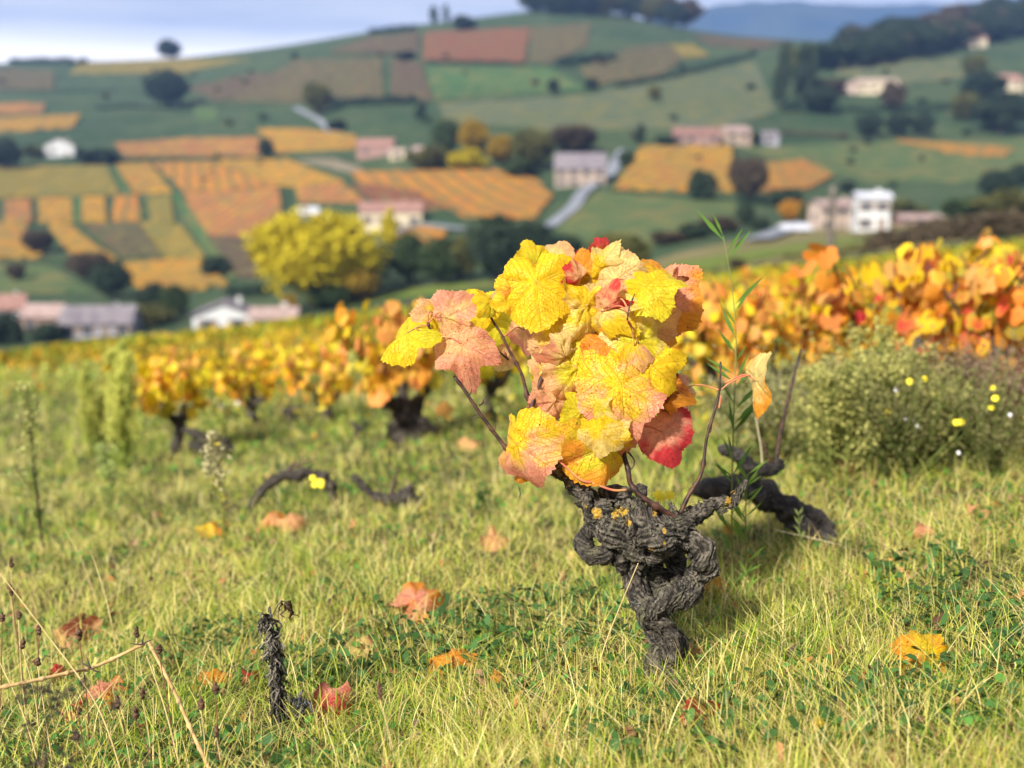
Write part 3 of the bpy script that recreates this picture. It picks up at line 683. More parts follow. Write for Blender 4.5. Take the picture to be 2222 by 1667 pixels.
for i, (a_, lab) in enumerate([([(0,198),(120,200),(320,196)],'under the left skyline vineyards'),([(400,230),(640,226),(720,228)],'below the mauve vineyard'),([(930,222),(1100,220),(1290,200)],'below the bright green meadow'),
 ([(480,350),(640,346),(770,350)],'above the golden wedge'),([(270,345),(420,347),(570,343)],'below the pinkish orange vineyard'),([(400,415),(520,412),(615,408)],'above the orange pink slope'),([(620,408),(624,450),(618,500)],'beside the orange pink slope'),
 ([(0,430),(160,429),(250,427)],'above the five plots'),([(0,488),(140,487),(380,488)],'below the five plots'),([(1010,478),(1100,480),(1165,478)],'below the rounded golden vineyard'),([(1595,322),(1600,370),(1602,418)],'right of the striped vineyard'),
 ([(720,120),(850,122),(915,124)],'below the mauve pink vineyard'),([(1150,145),(1210,146),(1250,150)],'below the brown hilltop vineyard'),([(0,575),(60,575),(110,572)],'above the green paddock'),([(960,266),(1100,285),(1250,292)],'below the wide grey green meadow'),
 ([(1700,300),(1850,302),(2200,298)],'above the wide green meadow'),([(1750,345),(1850,372),(1980,392)],'across the wide green meadow')]):
    hedge(a_, 5.5, ['dark','brown','green'][i % 3], 'thin scrubby hedge '+lab, dens=.6)
# ================================================================== HOUSES
def wallmat(n, c): return noisy('render_'+n, tuple(k*.9 for k in c), c, 1.2, .85, .2, .02)
HM = {'white': wallmat('white', (.50,.50,.50)), 'cream': wallmat('cream', (.52,.44,.31)), 'pink': wallmat('pink', (.25,.15,.13)), 'stone': wallmat('stone', (.30,.24,.20)),
 'brown': wallmat('brown', (.16,.10,.08)), 'beige': wallmat('beige', (.33,.25,.19)), 'grey': wallmat('grey', (.28,.28,.32)), 'peach': wallmat('peach', (.42,.33,.27)),
 'rred': noisy('roof_tiles_red', (.20,.105,.085), (.26,.15,.125), .8, .8), 'rpink': noisy('roof_tiles_pink', (.22,.155,.14), (.28,.205,.185), .8, .8), 'rgrey': noisy('roof_tiles_grey', (.11,.095,.11), (.17,.15,.16), .8, .8),
 'rbrown': noisy('roof_tiles_brown', (.15,.08,.07), (.20,.11,.09), .8, .8), 'rtan': noisy('roof_tiles_tan', (.24,.19,.15), (.30,.24,.19), .8, .8), 'rpale': noisy('roof_pale', (.36,.37,.42), (.44,.44,.48), .8, .7)}
M_WIN = noisy('window_dark', (.03,.035,.045), (.05,.055,.07), 2, .2, 0); M_SHUT = noisy('shutter_paint', (.16,.12,.10), (.22,.17,.14), 3, .7)
def house(px, py, wp, hp, wall, roof, label, gable=False, rot=0, rf=.3, win=3, floors=1, depth=.75, door=True, name='house', chim=True):
    b = hit(px, py); k_ = b[1]/FPX; w_ = wp*k_; h_ = hp*k_*.88; wh = h_*(1-rf); rh = h_*rf; d_ = w_*depth; b = b+np.array([0, d_/2, 0])
    t = thing(name, b-np.array([0, 0, .1]), label, 'house'); t.rotation_euler.z = rot
    def pt(nm, mb, m, par=t):
        V, F = mb.get(); return part(nm, V, F, m, par, local=True, smooth=False)
    x, y = w_/2, d_/2
    V = [(-x,-y,-3),(x,-y,-3),(x,y,-3),(-x,y,-3),(-x,-y,wh),(x,-y,wh),(x,y,wh),(-x,y,wh)]; F = [(0,1,5,4),(1,2,6,5),(2,3,7,6),(3,0,4,7)]
    e = .35
    mb = MB(); rb = MB(); th = .22
    if gable:
        V += [(0,-y,wh+rh),(0,y,wh+rh)]; F += [(4,5,8),(6,7,9)]; sl = rh/x
        for s in (-1, 1):
            q = [(0,-y-e,wh+rh+.05),(s*(x+e),-y-e,wh-e*sl+.05),(s*(x+e),y+e,wh-e*sl+.05),(0,y+e,wh+rh+.05)]
            rb.add([*q, *[(a,b_,c+th) for a,b_,c in q]], [(0,1,2,3),(7,6,5,4),(0,4,5,1),(1,5,6,2),(2,6,7,3),(3,7,4,0)])
    else:
        V += [(-x,0,wh+rh),(x,0,wh+rh)]; F += [(5,6,9),(7,4,8)]; sl = rh/y
        for s in (-1, 1):
            q = [(-x-e,0,wh+rh+.05),(-x-e,s*(y+e),wh-e*sl+.05),(x+e,s*(y+e),wh-e*sl+.05),(x+e,0,wh+rh+.05)]
            rb.add([*q, *[(a,b_,c+th) for a,b_,c in q]], [(0,1,2,3),(7,6,5,4),(0,4,5,1),(1,5,6,2),(2,6,7,3),(3,7,4,0)])
    mb.add(V, F); pt('wall', mb, HM[wall]); ro = pt('roof', rb, HM[roof])
    if chim:
        cb = MB(); cb.box((x*.45, y*.2, wh+rh*.85+.3), (.6, .5, .9)); cb.box((x*.45, y*.2, wh+rh*.85+.8), (.75, .65, .12)); pt('chimney', cb, HM[wall], ro)
    fh = wh/floors; ww = min(1.3, w_/(win*2+1)*1.1); 
    for f in range(floors):
        for i in range(win):
            cx = -x+w_*(i+.5)/win; isd = door and f == 0 and i == win//2 and win > 1
            zc = f*fh+(fh*.52); hh = min(1.5, fh*.5); nm = 'window'
            if isd: hh = min(2.1, fh*.8); zc = hh/2+.1; nm = 'door'
            wb = MB(); wb.box((cx, -y-.01, zc), (ww, .08, hh)); o = pt(nm, wb, M_WIN if not isd else M_SHUT)
            if not isd:
                for s in (-1, 1): fb = MB(); fb.box((cx+s*ww*.78, -y-.03, zc), (ww*.5, .07, hh*1.02)); pt('shutter', fb, M_SHUT, o)
                sb = MB(); sb.box((cx, -y-.08, zc-hh/2-.06), (ww*1.15, .2, .1)); pt('sill', sb, HM[wall], o)
    for s in (-1, 1):
        wb = MB(); wb.box((s*(x+.01), 0, wh*.55), (.08, 1.1, min(1.3, wh*.4))); pt('window', wb, M_WIN)
    return t
house(478,718,128,68,'white','rgrey','white house with a wide gable and two small dark windows, in front of the vineyards',True,.12,.42,2,1,.8,False)
house(592,713,96,48,'white','rpink','low white house with a pink roof right of the white gabled house',False,.1,.4,3,1,.5)
house(12,716,66,84,'white','rred','white house with an orange red roof at the left edge of the village',False,.3,.35,2,1,.8)
house(90,722,84,66,'brown','rpink','brown house with a pink roof in the village',False,-.1,.38,2,1,.8)
house(205,732,150,72,'grey','rgrey','wide low village house with a purplish grey roof',False,.1,.5,4,1,.6)
house(845,496,132,62,'cream','rred','cream farmhouse with a pinkish red hipped roof above the yellow tree',False,.08,.34,4,1,.6)
house(668,472,38,24,'grey','rpale','tiny shed with a pale bluish roof beside the huge yellow tree',False,.3,.55,1,1,.6,False,'shed',False)
house(125,340,58,42,'white','rtan','small white house with a tan roof on the left slope',True,.2,.38,2)
house(815,342,76,44,'pink','rred','pinkish red farmhouse with one dark barn door above the vineyards',False,-.1,.32,2,1,.5)
house(862,346,32,26,'cream','rtan','tiny cream annex right of the pinkish red farmhouse',False,0,.35,1,1,.8,False,'annex',False)
house(920,344,46,28,'peach','rpink','small peach house half hidden by the olive bush',False,0,.35,2,1,.6)
house(1262,404,108,78,'stone','rgrey','stone farmhouse with a long grey roof beside the road',False,-.1,.45,4,2,.6)
house(1512,314,96,40,'pink','rbrown','long pink farmhouse with a brown roof above the striped vineyard',False,0,.4,4,1,.4)
house(1598,316,56,46,'beige','rpink','beige house just right of the long pink farmhouse',False,.2,.3,2,2,.8)
house(1667,316,42,34,'grey','rgrey','bluish grey shed right of the beige house',False,.1,.3,1,1,.8,True,'shed',False)
house(1822,500,92,72,'peach','rpink','pale pink house joined to the tall white house behind the pole',False,.1,.16,3,2,.8)
house(1897,502,66,92,'white','rpale','tall white house at the right of the pale pink one',False,-.1,.12,2,2,.9)
house(1726,506,58,20,'white','rpale','low building with a pale roof left of the pink and white house',False,.2,.5,2,1,.6,False,'shed',False)
house(1846,204,48,30,'peach','rpink','small peach house left of the cream house with arches',False,0,.3,2)
house(1906,206,84,40,'cream','rtan','cream house with arches and wings below the wooded ridge',False,0,.3,4,1,.5)
house(2118,104,44,34,'cream','rred','cream house with a reddish roof high on the wooded ridge',False,.3,.36,2)
house(2190,210,56,54,'cream','rred','cream house with a red roof at the right edge of the slope',False,.2,.3,2,2)
house(1998,486,86,22,'pink','rpink','low pink building right of the tall white house',False,0,.4,3,1,.5,False,'shed',False)
# wooden pole
b = hit(1800, 566); b = P(1800, 575, 46.); b[2] = float(hgt(b[0], b[1])); top = P(1808, 404, 46.)
t = thing('utility_pole', b, 'dark wooden pole standing beyond the vines on the right', 'pole')
part('post', *tube([b+(0,0,-.5), (b+top)/2, top], [.17,.16,.13], 12, 12, .1, 3), noisy('weathered_wood', (.07,.06,.05), (.12,.10,.085), 4, .9), t)
mb = MB(); mb.box(top+np.array([0,-.14,-.25]), (.12,.06,.3)); part('bracket', *mb.get(), noisy('dull_metal', (.12,.12,.12), (.2,.2,.2), 9, .5), t, smooth=False)

# ================================================================== THE OLD VINE
def Z1(x, y): return 800+.4069*x, 500+.4069*y
def Z2(x, y): return 1150+.3616*x, 950+.3616*y
KV = DV/FPX
def pv(px, py, dz=0.): return P(px, py, 1.)*(DV+dz)
vb = pv(1446, 1482); vb[2] = PC+PB*vb[1]+PA*vb[0]
vine = thing('grapevine', vb, 'old gnarled grapevine in sharp focus with yellow and pink leaves on twisted dark trunk', 'grapevine')
tb = MB(); TW = []
def limb(pts, rads, n=90, seg=72, bark=.3, seed=1, twist=.12, lump=.16, kf=9):
    Q = [pv(*Z2(x, y), z) for x, y, z in pts]; V, F = tube(Q, [r*.3616*KV*.95 for r in rads], seg, n, bark, seed, twist, kf, lump); tb.add(V, F)
    G = V.reshape(n, seg, 3); cen = G.mean(1); rg_ = np.random.default_rng(seed+50)
    for q in range(int(n*.55)):
        k_ = rg_.integers(3, max(9, n//7)); i0 = rg_.integers(0, n-k_-1); j0 = rg_.integers(0, seg); dj = rg_.uniform(-.25, .25)
        if G[i0, j0][1] > cen[i0][1]+.004: continue
        m_ = 7; ii = np.linspace(i0, i0+k_, m_).astype(int); jj = (j0+np.linspace(0, k_*dj, m_)).astype(int) % seg; pp = G[ii, jj]; nn_ = pp-cen[ii]; nn_ /= np.linalg.norm(nn_, axis=1)[:, None]+1e-9
        tt_ = np.gradient(pp, axis=0); sd_ = np.cross(tt_, nn_); sd_ /= np.linalg.norm(sd_, axis=1)[:, None]+1e-9; w_ = rg_.uniform(.0010, .0034)*np.array([.3, .8, 1, 1.1, 1, .7, .2])[:, None]
        lf_ = (rg_.uniform(.0006, .0022)+rg_.uniform(0, .006)*(np.linspace(0, 1, m_) if q % 2 else np.linspace(1, 0, m_))**3)[:, None]; A_ = pp+nn_*lf_+sd_*w_; B_ = pp+nn_*lf_-sd_*w_; C_ = pp+nn_*(lf_+w_*.5)
        tb.add(np.r_[A_, C_, B_], [(a, a+1, m_+a+1, m_+a) for a in range(m_-1)]+[(m_+a, m_+a+1, 2*m_+a+1, 2*m_+a) for a in range(m_-1)])
limb([(815,1560,0),(815,1430,0),(800,1320,0),(822,1230,.0),(790,1150,0),(765,1080,0),(700,1010,0),(650,930,.01),(625,840,.015),(640,760,.01),(690,690,0)], [150,124,98,98,84,82,80,76,72,68,64], 190, 100, .34, 1, .10, .22, 11)
limb([(850,1350,-.02),(860,1250,-.025),(800,1130,-.03),(700,1080,-.035),(745,1020,-.04),(850,965,-.045),(950,915,-.03),(975,850,-.01),(1000,790,.0)], [22,38,46,42,54,66,70,58,48], 170, 90, .38, 2, .16, .2, 10)
limb([(930,930,-.02),(1010,860,-.01),(1042,790,-.02),(1050,740,-.03),(1010,670,-.03),(930,625,-.03),(850,640,-.035),(770,700,-.04),(700,720,-.03)], [36,52,66,72,66,60,58,50,28], 150, 90, .3, 3, -.14, .3, 9)
limb([(690,740,.03),(770,830,.035),(770,930,.03),(700,1000,.02)], [46,56,60,56], 80, 60, .3, 22, .1, .2)
limb([(900,900,.02),(880,800,.03),(860,720,.03),(840,640,.01)], [52,56,64,60], 80, 60, .3, 21, .1, .2)
limb([(570,770,.0),(510,700,-.01),(430,710,-.015),(350,690,-.01),(315,620,.0),(345,560,.01),(400,545,.015),(470,590,.02)], [50,52,56,56,52,48,46,26], 120, 72, .26, 4, .2, .25, 8)
limb([(690,720,-.01),(600,640,-.02),(520,560,-.025),(450,490,-.02),(390,430,-.02),(350,370,-.01)], [70,82,82,80,78,56], 120, 84, .32, 5, .12, .25, 10)
limb([(500,430,.0),(600,480,-.02),(700,520,-.04),(790,560,-.05),(880,540,-.04),(940,490,-.02)], [74,80,84,78,72,52], 130, 84, .34, 6, -.15, .3, 10)
limb([(620,600,-.03),(680,560,-.055),(760,610,-.065),(820,620,-.05)], [50,66,60,44], 80, 64, .4, 7, .25, .35, 8)
limb([(430,400,0),(500,350,.0),(570,390,-.02),(610,440,-.03)], [40,56,52,40], 70, 60, .4, 8, .2, .4, 8)
limb([(640,480,-.02),(650,410,-.03),(665,340,-.03),(675,290,-.02)], [36,40,36,22], 60, 48, .35, 9, .2, .35, 7)
limb([(700,480,-.0),(760,450,-.0),(790,490,-.02)], [44,52,40], 50, 48, .4, 10, .2, .4, 7)
limb([(390,440,0),(350,370,0),(310,320,.0),(240,250,.0),(180,190,.01),(145,120,.02),(150,40,.02),(165,-40,.02)], [66,56,52,48,46,40,32,22], 130, 72, .3, 11, .15, .28, 8)
limb([(900,510,-.01),(960,470,-.01),(1040,440,-.01),(1110,400,-.015),(1160,385,-.02),(1200,398,-.02),(1235,375,-.02),(1262,320,-.02),(1300,255,-.025)], [64,58,40,34,36,34,24,20,12], 130, 60, .3, 12, .2, .3, 8)
limb([(350,440,-.03),(345,380,-.04),(350,330,-.04),(345,300,-.035)], [30,27,25,18], 40, 36, .3, 13, .2, .3, 6)
limb([(870,480,-.03),(850,430,-.035),(838,385,-.035)], [18,15,14], 20, 24, .2, 14, .1, .2, 5)
limb([(1180,430,-.02),(1140,440,-.02),(1150,470,-.02)], [12,14,8], 16, 16, .2, 15)
limb([(600,560,-.085),(605,520,-.09),(600,480,-.085)], [14,17,12], 20, 24, .2, 16)
V, F = tb.get()
lich = np.zeros(len(V))
for (x, y, r) in [(400,440,38),(510,455,30),(560,440,28),(1190,385,26),(775,562,20),(700,605,14),(1225,330,14),(740,430,16),(330,400,14),(780,500,14)]:
    c = pv(*Z2(x, y), -.03); d = np.hypot(V[:, 0]-c[0], V[:, 2]-c[2]); lich = np.maximum(lich, np.clip(1.2-d/(r*.3616*KV*1.4), 0, 1))
o = part('trunk', V, F, M_BARK, vine, attrs={'lich': lich})
CANES = []
def cane(par, pts, r0, r1, mat=M_CANE, knots=True, name='cane', sd=0):
    Q = np.array(pts, float); L_ = np.linalg.norm(np.diff(Q, axis=0), axis=1).sum(); n = max(12, int(L_/.006)); S_ = spline(Q, n)
    rr = np.linspace(r0, r1, n)
    if knots:
        s = np.linspace(0, L_, n); ph = (s/.045+sd*.37) % 1.0; rr = rr*(1+.8*np.exp(-((ph-.5)/.05)**2)); dk = np.floor(s/.045+sd*.37)
        S_ = S_+np.c_[np.sin(dk*2.1+ph*2)*.0012, dk*0, np.cos(dk*1.7)*.0006]
    CANES.append(S_)
    return part(name, *tube(S_, rr, 10, n), mat, par)
def c1(*pts): return [pv(*Z1(x, y), z) for x, y, z in pts]
def c2(*pts): return [pv(*Z2(x, y), z) for x, y, z in pts]
cane(vine, c2((880,490,-.03),(800,440,-.04),(700,370,-.045),(610,280,-.04),(585,190,-.04),(560,90,-.03),(560,-100,-.02)), .0052, .0036, sd=1)
cane(vine, c2((895,460,-.03),(940,370,-.03),(990,290,-.03),(1030,200,-.03))+c1((1800,1110,-.03),(1850,960,-.03),(1872,850,-.03),(1873,700,-.03)), .0040, .0013, sd=2)
cane(vine, c1((1000,1260,0),(930,1230,0),(830,1270,-.01),(720,1150,-.01),(660,1070,-.01),(600,980,-.01),(530,880,-.01),(450,775,-.01)), .0042, .0026, sd=3)
cane(vine, c1((1000,1140,.0),(900,1060,-.01),(850,1020,-.01),(890,870,-.01),(950,730,-.0),(985,560,0),(1020,430,0)), .0052, .0034, sd=4)
cane(vine, c1((985,1130,.02),(975,1000,.02),(960,850,.02),(955,740,.02),(925,590,.02),(895,515,.02)), .0046, .003, sd=5)
cane(vine, c1((860,930,.03),(820,780,.03),(750,650,.03),(700,540,.03),(655,460,.03),(650,390,.03)), .0032, .0016, sd=6)
cane(vine, c1((750,690,.03),(690,640,.03),(640,600,.03),(600,610,.03)), .0016, .001, sd=7)
cane(vine, c1((345,580,-.01),(325,530,-.01),(310,490,-.01)), .0028, .0018, sd=8)
cane(vine, c1((1340,1180,-.03),(1360,1050,-.01),(1350,800,.0),(1330,600,.0),(1400,420,.0),(1420,340,-.04)), .0045, .0015, sd=9)
cane(vine, c1((1375,480,-.10),(1385,420,-.10),(1420,340,-.10)), .0014, .0008, sd=10)
cane(vine, c1((1020,1150,.01),(1100,900,.03),(1150,600,.04),(1180,350,.03),(1230,200,.03)), .0048, .0022, sd=11)
cane(vine, c1((1380,1180,-.04),(1420,1230,-.04),(1400,1270,-.04),(1350,1200,-.04)), .0014, .0009, sd=12, name='tendril')
cane(vine, c1((1190,1345,-.06),(1130,1330,-.06),(1050,1260,-.06),(980,1200,-.06)), .0020, .0016, M_PET, False, 'petiole')
cane(vine, c1((1375,1385,-.05),(1300,1385,-.06),(1190,1345,-.06)), .0022, .0018, M_PET, False, 'petiole')
for (x, y) in [(530,880),(590,935),(660,1070),(740,1140),(1805,1080),(905,700),(940,580),(1875,850),(900,850)]:
    cane(vine, c1((x,y,-.012),(x+16,y-10,-.014),(x+22,y-34,-.014)), .0016, .0005, sd=x)
cane(vine, c1((590,985,-.01),(560,1000,-.01),(540,1005,-.01)), .001, .0005, M_TREEBARK, False, 'tendril')
cane(vine, c1((800,1370,-.0),(808,1400,-.0),(805,1425,-.0)), .0012, .0008, M_TREEBARK, False, 'tendril')
ALLC = np.concatenate(CANES)
LN = [0]
def camframe():
    R = np.array([1., 0, 0]); U = np.array([0, sp, cp]); B_ = np.array([0, -cp, sp]); return R, U, B_
def rotv(v, k, a): return v*math.cos(a)+np.cross(k, v)*math.sin(a)+k*k.dot(v)*(1-math.cos(a))
def hleaf(x, y, size, tip, yaw, pit, dz, A, B, spk=.3, cup=.15, fold=.25, wav=.07, curl=.3, par=None, loc=None, pet=True, zf=Z1, lob=.66, off=.22):
    """x,y centre; size = full height in zoom px; tip = direction of the tip, degrees clockwise from down"""
    LN[0] += 1; sdn = LN[0]; r_, u_, b_ = camframe()
    a = R_(tip); ty = -u_*math.cos(a)-r_*math.sin(a); tx = np.cross(ty, b_); nn = b_.copy()
    ty, nn = rotv(ty, tx, R_(pit)), rotv(nn, tx, R_(pit)); tx, nn = rotv(tx, ty, R_(yaw)), rotv(nn, ty, R_(yaw))
    V, F, uv = leaf_geo(10, 108, .10, cup, fold, wav, curl, sdn, lob)
    px, py = zf(x, y); k_ = .4069*KV if zf is Z1 else KV; s = size*k_/1.55
    j = pv(px, py, dz)-ty*s*off
    Wv = j+V[:, :1]*s*tx+V[:, 1:2]*s*ty+V[:, 2:]*s*nn
    A4 = np.tile([*A, spk], (len(V), 1)); B4 = np.tile([*B, (sdn*.618) % 1], (len(V), 1))
    o = part('leaf', Wv, F, M_LEAF, par or vine, attrs={'colA': A4, 'colB': B4}, uv=uv)
    if pet:
        d = np.linalg.norm(ALLC-j, axis=1); q = ALLC[d.argmin()]
        if d.min() < .16:
            part('petiole', *tube([j+nn*.0008, (j+q)/2+np.array([0, .0, .012])-nn*.008, q], [.0010, .0012, .0017], 6, 14), M_PET, o, local=False)
    return o
_pw = worldloc
LV = [ # x y size tip yaw pitch dz A B speckle cup fold wav curl
(172,570,290,55,48,10,-.02,GY,YE,.1,.15,.5,.06,.3),
(420,430,270,190,-15,20,.0,CR,PK,.6,.2,.35,.10,.5),
(345,420,200,150,40,10,.02,YE,SA,.1,.2,.4,.08,.3),
(500,645,320,-10,5,25,-.03,SA,PK,1.0,.25,.2,.13,.6),
(640,372,150,110,30,35,.0,GY,YE,.1,.3,.5,.1,.5),
(572,430,230,20,30,0,.12,GY,YE,.0,.1,.2,.06,.2),
(680,500,280,-30,-20,0,.13,YE,GY,.0,.1,.2,.06,.2),
(820,560,230,10,40,0,.10,SA,PK,.1,.1,.3,.06,.2),
(730,700,150,30,-30,10,.08,SA,CR,.1,.2,.3,.08,.3),
(858,740,230,0,72,5,.01,CR,YE,.1,.3,.6,.1,.3),
(895,330,410,-5,8,18,-.045,YE,YE,.55,.12,.22,.07,.45),
(770,350,230,60,-15,20,-.02,OR_,YE,.3,.15,.3,.08,.3),
(888,150,190,170,20,30,.01,GY,YE,.15,.2,.3,.07,.4),
(1008,130,180,185,-20,10,.02,CR,SA,.2,.2,.3,.08,.3),
(1050,225,200,200,25,5,.03,YE,OR_,.2,.15,.3,.08,.3),
(1130,200,220,175,-30,10,.0,YE,OR_,.2,.2,.35,.08,.4),
(1225,128,170,170,20,40,.02,OR_,RD,.3,.2,.3,.09,.5),
(1248,175,200,210,-10,35,-.02,YE,CR,.2,.25,.4,.1,.4),
(1335,150,170,180,35,20,.0,YE,CR,.2,.2,.3,.08,.3),
(1400,160,120,120,50,20,.0,CR,CR,.1,.3,.5,.08,.3),
(1525,215,210,150,40,10,.02,YE,OR_,.4,.2,.35,.09,.4),
(1330,300,300,-15,15,10,-.03,CR,PK,.9,.2,.3,.09,.4),
(1505,320,300,-45,-5,42,-.07,YE,GY,.35,.15,.45,.08,.5),
(1610,400,330,-20,35,10,.02,PK,OR_,.7,.2,.3,.1,.5),
(1540,450,260,20,20,0,.06,SA,PK,.3,.2,.3,.1,.3),
(1155,440,310,20,-20,15,-.04,YE,CR,.2,.25,.35,.14,.6),
(1235,470,260,10,55,10,-.06,CR,YE,.15,.4,.7,.12,.6),
(1160,310,200,30,25,45,-.02,CR,SA,.2,.3,.3,.12,.6),
(1380,420,240,0,-20,30,.0,CR,YE,.1,.25,.3,.1,.5),
(1420,560,340,160,12,-5,-.06,GY,CR,.25,.15,.25,.07,.3),
(1500,520,280,-50,30,10,-.01,CR,SA,.2,.25,.3,.1,.4),
(1015,600,290,60,-22,12,-.02,YE,SA,.15,.2,.3,.09,.4),
(1180,600,320,0,10,5,.02,OR_,YE,.5,.2,.3,.1,.3),
(1090,780,350,30,-18,8,-.03,GY,SA,.4,.2,.3,.09,.4),
(985,790,240,50,-30,0,.0,PK,SA,.5,.2,.3,.09,.4),
(1270,640,260,-20,0,20,-.055,OR_,SA,.8,.25,.3,.12,.4),
(1350,880,490,-3,4,16,-.085,YE,PK,.95,.14,.16,.075,.35),
(1545,745,310,-50,-12,15,-.07,YE,YE,.35,.16,.28,.07,.35),
(1585,890,210,-30,30,30,-.045,BR,OR_,.6,.4,.6,.16,1.0),
(975,950,260,25,-25,5,-.01,SA,PK,.6,.2,.3,.09,.4),
(1070,1010,200,-15,40,10,-.0,OR_,BR,.3,.3,.5,.1,.5),
(795,1195,385,-4,46,2,-.045,YE,PK,.75,.2,.30,.08,.3),
(800,1290,150,-20,35,10,.0,YE,OR_,.3,.2,.5,.1,.5),
(790,1240,110,20,-30,10,.01,CR,YE,.2,.2,.5,.1,.5),
(1262,1200,390,2,-28,8,-.065,GY,OR_,.9,.15,.30,.075,.3),
(1235,1100,210,5,12,12,-.095,YE,CR,.15,.2,.45,.08,.4),
(1120,980,180,40,-20,20,-.055,GY,GY,.1,.2,.4,.07,.4),
(1580,1115,300,-18,10,15,-.03,PK,RD,.6,.15,.3,.08,.3),
(1640,900,220,-30,20,0,.13,PK,SA,.2,.2,.3,.09,.4),
(1560,560,240,-40,40,0,.09,SA,OR_,.2,.2,.3,.09,.4),
(1430,700,300,-30,10,0,.02,YE,SA,.3,.2,.3,.09,.4),
(1320,1020,280,10,10,0,.03,SA,PK,.3,.2,.3,.09,.4),
(1100,560,260,10,10,0,.05,YE,SA,.3,.2,.3,.09,.4),
(1290,500,260,10,10,0,.05,YE,OR_,.3,.2,.3,.09,.4),
(1455,235,130,150,60,20,.0,CR,SA,.3,.3,.6,.12,.8),
(1290,420,170,-60,50,25,-.07,SA,RD,.8,.3,.6,.14,.9),
(1120,265,150,40,-50,30,-.03,SA,RD,.8,.35,.6,.14,.9),
(1445,620,190,-80,-40,20,-.07,YE,SA,.4,.3,.5,.12,.8),
(1200,950,150,20,55,10,-.08,GY,CR,.3,.3,.7,.12,.9),
(700,330,110,60,40,30,.0,CR,SA,.3,.3,.6,.12,.8),
(1025,690,200,50,-55,15,-.04,CR,PK,.6,.3,.5,.12,.7),
(1310,1130,170,-30,50,10,-.08,CR,YE,.3,.3,.6,.12,.8),
(1610,300,140,-40,50,30,.02,SA,BR,.8,.3,.6,.12,.8),
(2055,840,310,4,86,0,-.03,CR,OR_,.3,.05,.12,.03,.1),
]
for q in LV: hleaf(*q[:14])
cane(vine, c1((1880,850,-.03),(1930,810,-.03),(2000,780,-.03),(2035,772,-.03)), .0011, .0010, M_PET, False, 'petiole')
cane(vine, c1((1868,950,-.03),(1880,880,-.03)), .0013, .0011, M_PET, False, 'petiole')
cane(vine, c1((335,585,-.01),(290,545,-.015),(247,522,-.02)), .0011, .0011, M_PET, False, 'petiole')

# ================================================================== BACKGROUND VINES
def simple_leaves(n, place, palette, r, size=(.07, .125), nt=11):
    """many lobed leaves in one mesh; place(i) -> position"""
    th = np.linspace(-math.pi, math.pi, nt*2, endpoint=False); ro = outline(th); ro[0] = .1
    bx, by = ro*np.sin(th), ro*np.cos(th)-.2; bz = -.25*np.abs(bx)-.15*(bx**2+by**2)
    base = np.r_[[[0, 0, 0]], np.c_[bx, by, bz]]; m = len(base); Vs = []; Fs = []; Cs = []
    f0 = np.array([[0, 1+j, 1+(j+1) % (m-1)] for j in range(m-1)])
    for i in range(n):
        p, out = place(i); out = out/np.linalg.norm(out); t_ = np.array([0, 0, -1.])+r.normal(0, .45, 3); t_ -= out*t_.dot(out)*.8; t_ /= np.linalg.norm(t_)
        nn = out+r.normal(0, .45, 3); nn -= t_*nn.dot(t_); nn /= np.linalg.norm(nn); sx_ = np.cross(t_, nn); s = r.uniform(*size)*.5
        b = base*np.array([1, 1, r.uniform(.3, 1.8)]); Vs.append(p+s*(b[:, :1]*sx_+b[:, 1:2]*t_+b[:, 2:]*nn)); Fs.append(f0+i*m)
        c = np.array(palette[r.integers(0, len(palette))])*r.uniform(.55, 1.0); c2_ = np.array(palette[r.integers(0, len(palette))]); e = r.uniform(0, .6)
        cc = np.tile(c, (m, 1)); cc[1:] = c*(1-e)+c2_*e; Cs.append(np.c_[np.clip(cc, 0, .9), np.ones(m)])
    return np.concatenate(Vs), np.concatenate(Fs), np.concatenate(Cs)
PAL = {'orange': [OR_, (.86,.48,.06), YE, (.86,.44,.12), YE, (.82,.30,.08), (.56,.50,.05)], 'yellow': [YE, YE, (.85,.62,.04), GY, OR_, (.86,.46,.10), (.60,.52,.05)], 'green': [(.30,.32,.03), (.42,.40,.03), (.55,.42,.03), (.20,.24,.03), (.60,.40,.03), (.62,.30,.04)], 'red': [OR_, (.82,.28,.09), OR_, (.86,.44,.12), (.75,.24,.04), YE, YE, (.45,.38,.05), RD]}
